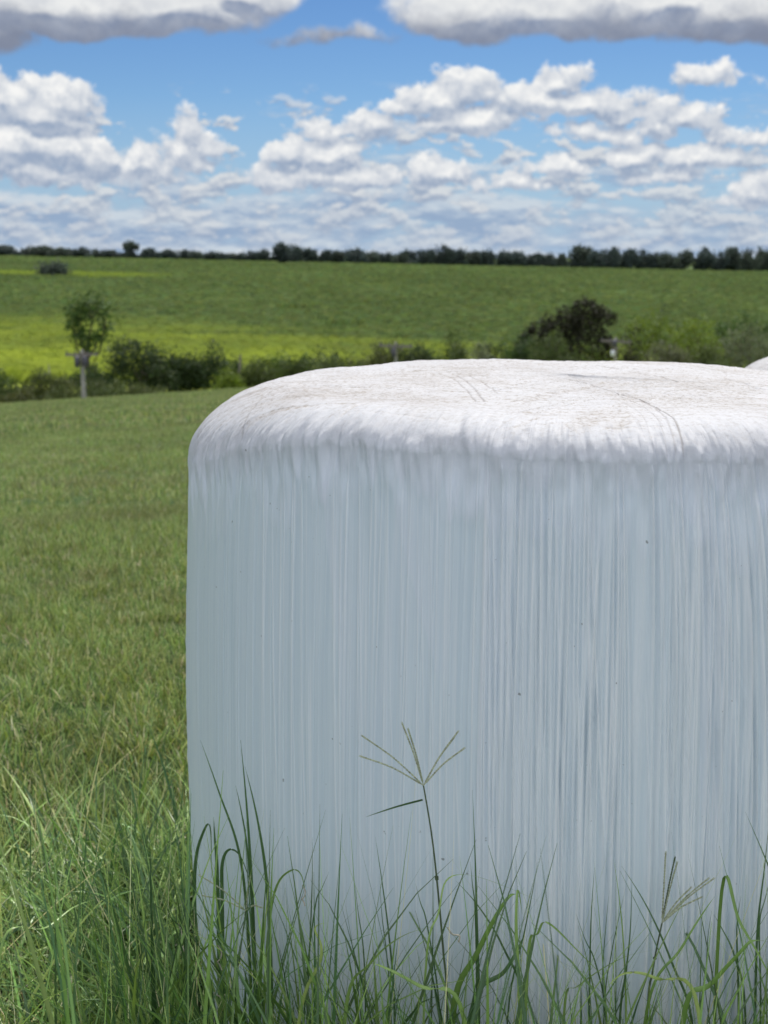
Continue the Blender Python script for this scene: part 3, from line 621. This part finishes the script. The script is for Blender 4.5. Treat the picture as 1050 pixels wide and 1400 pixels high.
    streak = np.clip(np.maximum(streak * .7, pls), 0, 1); groove = np.clip(np.maximum(groove * .45 * (strong * .9 + .05) * fade, plg) * (1 - pls), 0, 1)
    layer = np.clip(.40 * E1 + .25 * E3 + .35 * E2, 0, 1) * (.75 + .7 * (n_p - .4)); layer = np.clip(layer * sstep(-.3, -.06, s_len) + band, 0, 1)
    dirt = np.clip(sstep(.0, .17, s_len) ** .8 * (.45 + .8 * fbm(X * 6 + 9, Y * 6 + 9, seed + 61, 3)) + ln * 1.6 * tw, 0, 1)
    fl = np.stack([a1, s_len, 0 * a1 + seed], -1).reshape(-1, 3)
    me = mesh_np(name, V, Fq, M_bale, {'flow': fl, 'streak': streak.ravel(), 'groove': groove.ravel(), 'layer': layer.ravel(), 'pleat_light': np.clip(strong * fade * (.6 + .6 * wide), 0, 1).ravel(), 'scratch': np.clip(scr, 0, 1).ravel(), 'dirt': dirt.ravel(), 'topw': (sstep(-.05 + .03 * (n_p - .5), .035, s_len) * .92).ravel()})
    o = obj(name, me); o.location = loc; o.rotation_euler.z = face
    return tag(o, label, 'bale', 'wrapped round bales standing on end')
BD = 2.27; bx, by, _ = ray(780, 350); baz = math.atan2(bx, by)
BX, BY = BD * math.sin(baz), BD * math.cos(baz)
FACE = -math.pi / 2 - baz
def on_top(px, py):                                          # point of the bale's top, in the bale's own frame
    x, y, z = ray(px, py); t = (BH - .004 - CAMZ) / z; dx, dy = x * t - BX, y * t - BY; c, s_ = math.cos(-FACE), math.sin(-FACE)
    return dx * c - dy * s_, dx * s_ + dy * c
SCRATCH = [(.0016, .9, [(810,507),(870,517),(925,530)]), (.0022, .8, [(870,500),(960,508),(1050,518),(1100,526)]), (.0014, .7, [(735,520),(800,532),(880,555),(920,573),(950,592)]), (.0010, .3, [(840,545),(880,562),(915,585)]),
           (.0014, .4, [(855,545),(895,563),(930,587)]), (.0009, .2, [(830,548),(870,566),(900,588)]), (.0016, .7, [(625,520),(645,538),(662,558)]), (.0014, .6, [(612,520),(632,538),(650,558)]), (.0014, .6, [(640,520),(660,533),(680,548)]), (.0014, .5, [(600,514),(640,517),(668,524)]),
           (.0016, .5, [(380,520),(460,510),(560,503)]), (.0014, .45, [(330,552),(380,532),(450,520)]), (.0016, .5, [(560,512),(700,505),(820,500)]), (.0012, .4, [(690,560),(740,548),(800,545)]), (.0014, .5, [(960,520),(1010,530),(1060,545)]),
           (.0030, .35, [(700,498),(780,496),(860,498)]), (.0026, .35, [(470,506),(560,500),(640,496)]), (.003, .3, [(900,500),(980,506),(1050,512)])]
SCRATCH = [(w, k, [on_top(*p) for p in P]) for w, k, P in SCRATCH]
bale('wrapped_bale', 'large white film wrapped bale filling the right foreground in tall grass', (BX, BY, 0), FACE, 3, scratches=True)
b2x, b2y, _ = ray(1316, 480); a2 = math.atan2(b2x, b2y)
bale('wrapped_bale', 'second white wrapped bale peeking out at the right edge behind the first', (4.05 * math.sin(a2), 4.05 * math.cos(a2), -.075), -math.pi / 2 - a2, 60, 700, 200)

# ------------------------------------------------------------------ grass
G1, G2, G3, GY, GD = (.125, .180, .048), (.190, .250, .080), (.060, .098, .040), (.28, .31, .11), (.46, .40, .26)
class Ribbons:
    def __init__(s): s.V, s.F, s.C = [], [], []
    def path(s, pts, w, col, twist=0.0, fold=.25, side=None):
        """blade along pts; w = list of half widths; slightly folded along its midrib"""
        n = len(pts); o = len(s.V)
        for i, p in enumerate(pts):
            t = (pts[min(i + 1, n - 1)] - pts[max(i - 1, 0)])
            if t.length < 1e-6: t = Vector((0, 0, 1))
            t.normalize(); sd = side or Vector((1, 0, 0)); sd = (sd - t * sd.dot(t))
            if sd.length < 1e-3: sd = t.orthogonal()
            sd.normalize(); nn = t.cross(sd); a = twist * i / max(1, n - 1)
            sv_ = sd * math.cos(a) + nn * math.sin(a); nv = t.cross(sv_)
            s.V += [tuple(p - sv_ * w[i] + nv * w[i] * fold), tuple(p), tuple(p + sv_ * w[i] + nv * w[i] * fold)]
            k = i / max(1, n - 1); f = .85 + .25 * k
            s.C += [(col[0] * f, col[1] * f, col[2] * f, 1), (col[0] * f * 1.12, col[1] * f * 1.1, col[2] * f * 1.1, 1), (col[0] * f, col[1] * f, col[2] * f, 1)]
        for i in range(n - 1):
            a = o + i * 3; s.F += [(a, a + 1, a + 4, a + 3), (a + 1, a + 2, a + 5, a + 4)]
    def blade(s, base, h, w, az, lean, curve, col, seg=6, droop=0.0, twist=0.0):
        pts, ws = [], []; p = Vector(base); a = lean; st = h / seg; dh = Vector((math.cos(az), math.sin(az), 0))
        for i in range(seg + 1):
            k = i / seg; pts.append(p.copy()); ws.append(w * max(.04, (1 - k ** 2.2)) * (.55 + .45 * min(1, k * 4)))
            a += curve / seg + droop * k * k / seg; p = p + (dh * math.sin(a) + Vector((0, 0, math.cos(a)))) * st
        s.path(pts, ws, col, twist, side=Vector((-math.sin(az), math.cos(az), 0)))
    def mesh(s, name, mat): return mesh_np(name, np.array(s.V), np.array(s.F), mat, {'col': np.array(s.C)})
def jit(rnd, c, a=.25): k = 1 + rnd.uniform(-a, a); return (c[0] * k * (1 + rnd.uniform(-.12, .12)), c[1] * k, c[2] * k * (1 + rnd.uniform(-.12, .12)))
def tufts(prefix, nvar, nb, h, w, spread, mat, dry, seed, seg=5, wild=1.0):
    col = bpy.data.collections.new(prefix)                       # source shapes, not linked to the scene
    for v in range(nvar):
        rnd = random.Random(seed + v); R = Ribbons()
        for b in range(nb):
            a = rnd.uniform(0, 6.28); q = spread * math.sqrt(rnd.random()); hh = h * rnd.uniform(.4, 1.15)
            c = jit(rnd, rnd.choice([G1, G1, G2, G2, G3, GY, G2, GY]), .3)
            if rnd.random() < dry: c = jit(rnd, GD, .3); hh *= .8
            az = rnd.uniform(0, 6.28) if rnd.random() < .6 else a
            R.blade((q * math.cos(a), q * math.sin(a), -.01), hh, w * rnd.uniform(.45, 1.25), az, rnd.uniform(0, .45) * wild, rnd.uniform(.1, 1.1) * wild, c, seg, rnd.choice([0, 0, .6, 1.8]) * wild, rnd.uniform(-.8, .8))
        o = bpy.data.objects.new(prefix + '_tuft', R.mesh(prefix + '_tuft', mat)); col.objects.link(o)
    return col
def scatter(name, label, cat, pts, rot, scl, idx, col):
    me = bpy.data.meshes.new(name); me.vertices.add(len(pts)); me.vertices.foreach_set('co', np.asarray(pts, np.float32).ravel())
    for k, a, ty, f in (('rot', rot, 'FLOAT_VECTOR', 'vector'), ('scl', scl, 'FLOAT_VECTOR', 'vector'), ('idx', idx, 'INT', 'value')):
        t = me.attributes.new(k, ty, 'POINT'); t.data.foreach_set(f, np.asarray(a, np.int32 if ty == 'INT' else np.float32).ravel())
    o = obj(name, me); ng = bpy.data.node_groups.new(name, 'GeometryNodeTree')
    ng.interface.new_socket('Geometry', in_out='INPUT', socket_type='NodeSocketGeometry'); ng.interface.new_socket('Geometry', in_out='OUTPUT', socket_type='NodeSocketGeometry')
    g = N(ng); gi = g.n('NodeGroupInput'); go = g.n('NodeGroupOutput')
    ci = g.n('GeometryNodeCollectionInfo'); ci.inputs['Collection'].default_value = col; ci.inputs['Separate Children'].default_value = True; ci.inputs['Reset Children'].default_value = True
    def na(n_, ty): nd = g.n('GeometryNodeInputNamedAttribute', data_type=ty); nd.inputs[0].default_value = n_; return nd.outputs[0]
    e2r = g.n('FunctionNodeEulerToRotation', {0: na('rot', 'FLOAT_VECTOR')})
    ip = g.n('GeometryNodeInstanceOnPoints'); ip.inputs['Pick Instance'].default_value = True
    for s_, v in (('Points', gi.outputs[0]), ('Instance', ci.outputs[0]), ('Instance Index', na('idx', 'INT')), ('Rotation', e2r.outputs[0]), ('Scale', na('scl', 'FLOAT_VECTOR'))): ng.links.new(v, ip.inputs[s_])
    ng.links.new(ip.outputs[0], go.inputs[0])
    md = o.modifiers.new('scatter', 'NODES'); md.node_group = ng
    return tag(o, label, cat, kind='stuff')
B2 = (4.05 * math.sin(a2), 4.05 * math.cos(a2))
def field(name, label, d0, d1, dens, lat, col, nvar, s0, s1, seed, tiltamt=.15, keepfn=None):
    rs = np.random.RandomState(seed); wmax = lat[0] + lat[1] * d1; n = int(dens * 2 * wmax * (d1 - d0))
    y = d0 + (d1 - d0) * rs.rand(n); x = (rs.rand(n) * 2 - 1) * wmax
    ok = np.abs(x) < lat[0] + lat[1] * np.clip(y, 0, None)
    ok &= np.hypot(x - BX, y - BY) > BR + .03; ok &= np.hypot(x - B2[0], y - B2[1]) > BR + .03
    if keepfn: ok &= keepfn(x, y, rs)
    x, y = x[ok], y[ok]; n = len(x); z = terr(x, y)
    s = (s0 + (s1 - s0) * rs.rand(n)) * (.7 + .6 * fbm(x * .9 + 70, y * .9 + 70, seed + 1, 3))
    rot = np.stack([(rs.rand(n) - .5) * tiltamt, (rs.rand(n) - .5) * tiltamt, rs.rand(n) * 6.28], -1)
    scl = np.stack([s, s, s * (.8 + .4 * rs.rand(n))], -1)
    return scatter(name, label, 'grass', np.stack([x, y, z], -1), rot, scl, rs.randint(0, nvar, n), col)
c_long = tufts('long_grass', 10, 38,   .34, .0033, .08, M_grass, .14, 500, 7, wild=2.4)
c_mid = tufts('mid_grass', 6, 54, .075, .0022, .07, M_past, .14, 600, 4)
c_mow = tufts('mown_grass', 6, 46, .075, .0030, .12, M_past, .16, 700, 3)
c_far = tufts('far_grass', 5, 46, .10, .009, .35, M_past, .14, 800, 3)
def edge_long(x, y, rs): return rs.rand(len(x)) < np.clip(1.35 - (y - 1.65) * 1.15, 0, 1)
field('long_grass', 'long uncut green grass around the foot of the bale', .9, 4.2, 210, (.75, .42), c_long, 10, .45, .85, 1, .35, edge_long)
field('short_grass', 'short grass where the pasture begins beyond the long grass', 2.6, 9.5, 220, (.8, .42), c_mid, 6, .7, 1.2, 2, .2)
field('mown_grass', 'cut green pasture grass with dry bits on the slope', 8.5, 30, 48, (.8, .42), c_mow, 6, .8, 1.6, 3, .2)
field('pasture_grass', 'distant pasture grass running down to the hedge', 28, 122, 7, (.8, .42), c_far, 5, .8, 1.7, 4, .2)

# hand placed long blades in front of and beside the bale
def smooth_path(P, n=9):
    P = [Vector(p) for p in P]
    if len(P) == 2: return [P[0].lerp(P[1], i / (n - 1)) for i in range(n)]
    out = []
    for i in range(n):
        t = i / (n - 1) * (len(P) - 1); k = min(int(t), len(P) - 2); f = t - k
        p0, p1, p2, p3 = P[max(k - 1, 0)], P[k], P[k + 1], P[min(k + 2, len(P) - 1)]
        out.append(.5 * ((2 * p1) + (p2 - p0) * f + (2 * p0 - 5 * p1 + 4 * p2 - p3) * f * f + (3 * p1 - p0 - 3 * p2 + p3) * f ** 3))
    return out
TB = Ribbons()
# base -> tip in photo pixels, distance base/tip, half width mm, colour
HAND = [([(345,1400),(332,1190),(300,1085),(274,1012)],1.95,1.98,3.2,G3),([(350,1400),(345,1230),(338,1110),(329,1012)],1.95,1.95,4.2,G3),([(372,1400),(366,1220),(352,1120),(335,1048)],1.93,1.96,4.0,G3),
 ([(352,1380),(340,1180),(330,1110),(322,1074)],1.97,1.97,2.4,G3),([(300,1330),(297,1190),(294,1150),(292,1117)],2.0,2.0,4.5,G3),([(268,1330),(266,1190),(278,1138),(288,1130),(289,1200)],2.0,1.98,4.0,G3),
 ([(304,1250),(304,1180),(315,1161),(330,1172),(345,1215)],2.0,1.95,3.6,G3),([(420,1400),(425,1260),(427,1200),(427,1145)],1.8,1.8,1.6,G3),([(415,1400),(430,1245),(440,1215),(450,1192)],1.78,1.8,1.6,G3),
 ([(360,1400),(372,1230),(398,1190),(414,1200),(420,1250)],1.85,1.8,2.6,G1),([(500,1400),(497,1300),(490,1250),(485,1204)],1.72,1.72,1.5,G3),([(540,1400),(533,1290),(523,1210),(513,1144)],1.68,1.68,2.0,G3),
 ([(535,1400),(528,1300),(522,1250),(519,1195)],1.7,1.7,1.3,G3),([(655,1400),(652,1260),(650,1180),(646,1080)],1.60,1.62,2.6,G3),([(652,1400),(650,1250),(646,1210),(643,1178)],1.62,1.62,1.6,G3),
 ([(616,1400),(650,1310),(680,1250),(700,1222),(712,1228)],1.56,1.6,5.5,G1),([(712,1420),(706,1280),(708,1215),(714,1250)],1.5,1.55,3.5,G2),([(692,1410),(716,1280),(728,1220),(736,1174)],1.56,1.58,1.5,G3),
 ([(604,1420),(585,1270),(575,1235),(568,1208)],1.6,1.6,1.5,G3),([(590,1400),(592,1280),(592,1220),(592,1150)],1.62,1.62,1.2,G3),([(720,1400),(690,1300),(655,1240),(623,1204)],1.6,1.62,2.2,G3),
 ([(580,1340),(600,1250),(612,1200),(660,1200),(748,1237)],1.5,1.6,1.8,G2),([(720,1330),(735,1280),(748,1260),(790,1300),(830,1340)],1.52,1.5,2.6,G2),([(640,1400),(690,1330),(712,1290),(716,1279)],1.54,1.58,4.4,G3),
 ([(805,1420),(807,1300),(809,1240),(813,1185)],1.62,1.62,1.8,G3),([(826,1420),(824,1330),(829,1260),(833,1218)],1.6,1.6,1.2,G3),([(856,1420),(853,1300),(847,1230),(839,1175)],1.6,1.61,1.7,G2),
 ([(846,1420),(856,1330),(862,1270),(864,1200)],1.58,1.6,2.2,G3),([(950,1430),(920,1320),(885,1240),(850,1184)],1.56,1.6,2.4,G3),([(830,1420),(815,1320),(800,1285),(787,1248)],1.62,1.62,1.5,G3),
 ([(825,1400),(835,1310),(845,1260),(855,1215)],1.63,1.63,1.2,G3),([(880,1400),(930,1300),(960,1250),(977,1226)],1.5,1.58,2.6,G1),([(985,1226),(1010,1260),(1040,1310),(1060,1350)],1.56,1.45,3.0,G1),
 ([(930,1410),(970,1350),(1010,1305),(1030,1285),(1060,1290)],1.42,1.45,4.5,G1),([(955,1420),(965,1330),(968,1280),(974,1240)],1.6,1.6,1.5,G3),([(1010,1420),(1008,1300),(1008,1260),(1013,1225)],1.6,1.6,2.2,G3),
 ([(1020,1400),(1005,1310),(990,1275),(976,1250)],1.6,1.6,2.0,G3),([(1078,1290),(1060,1210),(1045,1170),(1019,1110)],1.58,1.6,2.4,G3),([(1032,1400),(1036,1270),(1045,1190),(1052,1120)],1.6,1.62,2.6,G3),
 ([(1040,1400),(1038,1270),(1046,1230),(1056,1190)],1.58,1.6,1.8,G3),([(470,1400),(505,1320),(550,1280),(600,1265)],1.5,1.45,3.0,G2),([(405,1420),(440,1310),(430,1270),(445,1262)],1.5,1.5,3.0,GY),
 ([(640,1410),(575,1350),(520,1320),(505,1318)],1.42,1.44,3.4,G2),([(960,1400),(900,1340),(855,1330),(830,1350)],1.4,1.4,3.2,GY),([(770,1400),(790,1350),(850,1310),(890,1300)],1.5,1.45,2.2,G2),
 ([(240,1420),(225,1300),(215,1250),(190,1215)],1.9,1.9,3.2,G2),([(120,1420),(90,1300),(50,1215),(0,1180)],1.9,1.9,3.5,G2),([(20,1420),(70,1320),(130,1240),(180,1200)],1.9,2.0,3.2,GY),
 ([(0,1290),(60,1270),(100,1240),(130,1230)],1.9,2.1,3.0,G2),([(160,1400),(200,1300),(240,1260),(290,1290)],1.8,1.8,3.2,GY),([(115,1400),(112,1250),(118,1130),(112,1060)],2.2,2.2,2.0,G3),([(38,1400),(40,1240),(42,1150),(40,1100)],2.2,2.2,2.4,G3)]
def front(px, gap=.045):                                  # forward distance of the bale's near side at a photo column
    y = BY
    for _ in range(6):
        o_ = (px - 525) / F * y * 1.02 - BX
        if abs(o_) >= BR: return 9.0
        y = BY - math.sqrt(BR * BR - o_ * o_)
    return y - gap
for P, d0, d1, w, c in HAND:
    dm_ = min(front(px) for px, _ in P if px > 255) if any(px > 255 for px, _ in P) else 9
    d0, d1 = min(d0, dm_), min(d1, dm_)
    n = len(P); W3 = [at(px, py, d0 + (d1 - d0) * i / (n - 1)) for i, (px, py) in enumerate(P)]
    b = W3[0]; gz = float(terr(b.x, b.y))
    if b.z > gz + .02: W3 = [Vector((b.x + (b.x - W3[1].x) * .15, b.y - .03, gz - .01))] + W3
    pts = smooth_path(W3, 34)
    for _ in range(3): pts = [pts[0]] + [(pts[i - 1] + pts[i] * 2 + pts[i + 1]) / 4 for i in range(1, 33)] + [pts[33]]
    ws = [w * .00078 * max(.05, 1 - (i / 33) ** 2.0) for i in range(34)]
    TB.path(pts, ws, c, .4, .35)
rnd = random.Random(77)
# natural fill just in front of the bale and round its left side
for k in range(3200):
    a = rnd.uniform(-2.0, 1.5); q = BR + .03 + abs(rnd.gauss(0, .22)); face = -math.pi / 2 - baz
    x, y = BX + q * math.cos(face + a), BY + q * math.sin(face + a)
    if y < .75: continue
    left = a < -.75; h = rnd.uniform(.18, .38) if left else rnd.uniform(.36, .56) + (q - BR) * .45; c = jit(rnd, rnd.choice([G1, G2, G3, G3, G3, G1]), .3)
    az = rnd.uniform(0, 6.28)
    # keep the blades out of the bale
    out = math.atan2(y - BY, x - BX); 
    if q - BR < .2: az = out + rnd.uniform(-1.4, 1.4)
    TB.blade((x, y, -.01), h, rnd.choice([.0012, .0018, .0025, .0035, .0045]), az, rnd.uniform(0, .95 if left else .22), rnd.uniform(.05, .6), c, 10, rnd.choice([0, 0, 0, .4, 1.2, 2.6]), rnd.uniform(-1, 1))
G_LIT = (.34, .40, .20)  # pale tone that paints sunlit highlights into some blades
for k in range(600):                                       # broad pale bent blades left of the bale
    y = rnd.uniform(1.35, 2.8); x = rnd.uniform(-.32 * y - .1, -.10 * y + .05)
    if math.hypot(x - BX, y - BY) < BR + .04: continue
    TB.blade((x, y, -.01), rnd.uniform(.16, .38), rnd.choice([.0022, .003, .0038, .0048]), rnd.uniform(0, 6.28), rnd.uniform(.1, .8), rnd.uniform(.4, 1.6), jit(rnd, rnd.choice([G2, G_LIT, G1, GY, G3, G_LIT, G2]), .3), 10, rnd.choice([0, .8, 2.2]), rnd.uniform(-1.5, 1.5))
for k in range(420):
    y = rnd.uniform(1.35, 2.6); x = rnd.uniform(-.33 * y - .1, -.08 * y + .1)
    if math.hypot(x - BX, y - BY) < BR + .04: continue
    TB.blade((x, y, rnd.uniform(0, .12)), rnd.uniform(.2, .45), rnd.choice([.0006, .0009, .0013]), rnd.uniform(0, 6.28), rnd.uniform(.5, 1.4), rnd.uniform(-.2, .4), jit(rnd, rnd.choice([GD, GY, G1, G3, G2]), .25), 6, 0, 0)
for k in range(800):                                       # thin wiry stems crossing each other
    a = rnd.uniform(-2.1, 1.4); q = BR + .12 + rnd.random() * .55; face = -math.pi / 2 - baz
    x, y = BX + q * math.cos(face + a), BY + q * math.sin(face + a)
    if y < .8: continue
    TB.blade((x, y, -.01), rnd.uniform(.18, .4) if a < -.7 else rnd.uniform(.42, .75), rnd.choice([.0007, .0009, .0012]), rnd.uniform(0, 6.28), rnd.uniform(.1, .7), rnd.uniform(-.2, .5), jit(rnd, rnd.choice([GY, G2, GD, GY]), .2), 7, 0, 0)
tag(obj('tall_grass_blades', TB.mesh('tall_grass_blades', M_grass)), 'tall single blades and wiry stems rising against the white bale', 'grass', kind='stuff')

# ------------------------------------------------------------------ seed head stalks
def stalk(name, label, stem, fingers, d, leaf=None, rs_=1.0, seed=1):
    rnd = random.Random(seed); head = at(*stem[-1], d); W3 = [at(px, py, d) for px, py in stem]
    b = W3[0]; gz = float(terr(b.x, b.y)); W3 = [Vector((b.x + (b.x - W3[1].x) * .4, b.y, gz - .01))] + W3
    org = Vector((W3[0].x, W3[0].y, gz)); e = empty(name, org); S = smooth_path([p - org for p in W3], 22)
    A = Acc(); A.add(*tube(S, [.0016 * rs_ * (1 - .45 * i / 21) for i in range(22)], 7)); k = 13
    A.add(*tube([S[k], S[k].lerp(S[k + 1], .25)], [.0024 * rs_, .0024 * rs_], 7))
    obj('stem', A.mesh('stem', M_stem), e)
    for (fx, fy, dd) in fingers:
        tip = at(fx, fy, d + dd) - org; h0 = head - org; mid = h0.lerp(tip, .5) + Vector((0, 0, .004)) ; pts = smooth_path([h0, mid, tip], 26); A = Acc()
        A.add(*tube(pts, [.0005] * 26, 5))
        for i in range(2, 26):
            t = (pts[min(i + 1, 25)] - pts[i - 1]).normalized(); sd = t.cross(Vector((0, -1, 0))).normalized()
            for s in (-1, 1):
                p = pts[i]; q = p + t * .0052 + sd * s * .0006 + Vector((0, rnd.uniform(-.0006, .0006), 0))
                A.add(*tube([p, p.lerp(q, .45) + sd * s * .0003, q], [.0003, .0006 * rs_, .00015], 5))
        obj('seed_spike', A.mesh('seed_spike', M_spike if rnd.random() < .85 else M_stem), e)
    if leaf:
        R = Ribbons(); L = [at(px, py, d) - org for px, py in leaf]; pts = smooth_path(L, 10); R.path(pts, [.0017 * max(.05, 1 - (i / 9) ** 2) for i in range(10)], G3, .3, .4, side=Vector((0, -.5, 1)))
        obj('leaf', R.mesh('leaf', M_grass), e)
    return tag(e, label, 'grass stalk', 'grass stalks carrying fingered seed heads')
M_stem = plain('green_stem', (.085, .12, .055), .5, 30); M_spike = plain('pale_seed_spikelets', (.42, .45, .30), .6, 300, .5)
stalk('seed_stalk', 'tall grass stalk with fingered seed head spread against the bale middle', [(612,1400),(606,1300),(598,1210),(590,1140),(579,1074)],
      [(498,1008,-.01),(496,1035,.0),(551,992,.01),(559,1000,-.01),(624,1003,.005),(618,1012,.01),(632,1025,0)], 1.55, [(578,1094),(540,1104),(500,1117)], 1.0, 1)
stalk('seed_stalk', 'shorter grass stalk with half closed seed head low at right', [(884,1400),(892,1330),(898,1295),(905,1262)],
      [(910,1169,0),(922,1176,.01),(925,1182,-.01),(966,1203,.01),(973,1203,0),(956,1228,0),(942,1216,.01)], 1.55, None, 1.0, 2)
stalk('seed_stalk', 'pale dry grass stalk with few spikes near the left foot of the bale', [(322,1400),(324,1340),(330,1290),(336,1245)],
      [(275,1198,0),(280,1225,.01),(355,1240,0),(342,1200,-.01)], 1.75, None, .9, 3)
# curled dry leaf tips
A = Acc()
def curl(px, py, d, s, seed):
    r = random.Random(seed); c = at(px, py, d); pts = []
    for i in range(22):
        t = i / 21; a = t * 9 + r.random() * .2; q = s * (.25 + .75 * (1 - t) * abs(math.sin(2.2 * t + seed)))
        pts.append(c + Vector((math.cos(a) * q * .5, math.sin(a) * q * .4, (t - .5) * s * 3 + math.sin(a) * q * .3)))
    A.add(*tube(pts, [.0009] * 22, 5))
curl(246,1285,1.75,.016,1); curl(297,1350,1.65,.018,2); curl(415,1225,1.72,.01,3); curl(300,1310,1.68,.012,6)
A.add(*tube(smooth_path([at(612,1268,1.5), at(618,1277,1.5), at(628,1279,1.5), at(627,1288,1.5)], 14), [.0011] * 14, 5))
M_dry = plain('bleached_dry_leaf', (.55, .50, .40), .8, 60, .25)
tag(obj('dry_leaf_curls', A.mesh('dry_leaf_curls', M_dry)), 'bleached curled dry leaf tips caught among the tall grass', 'dry leaves', kind='stuff')
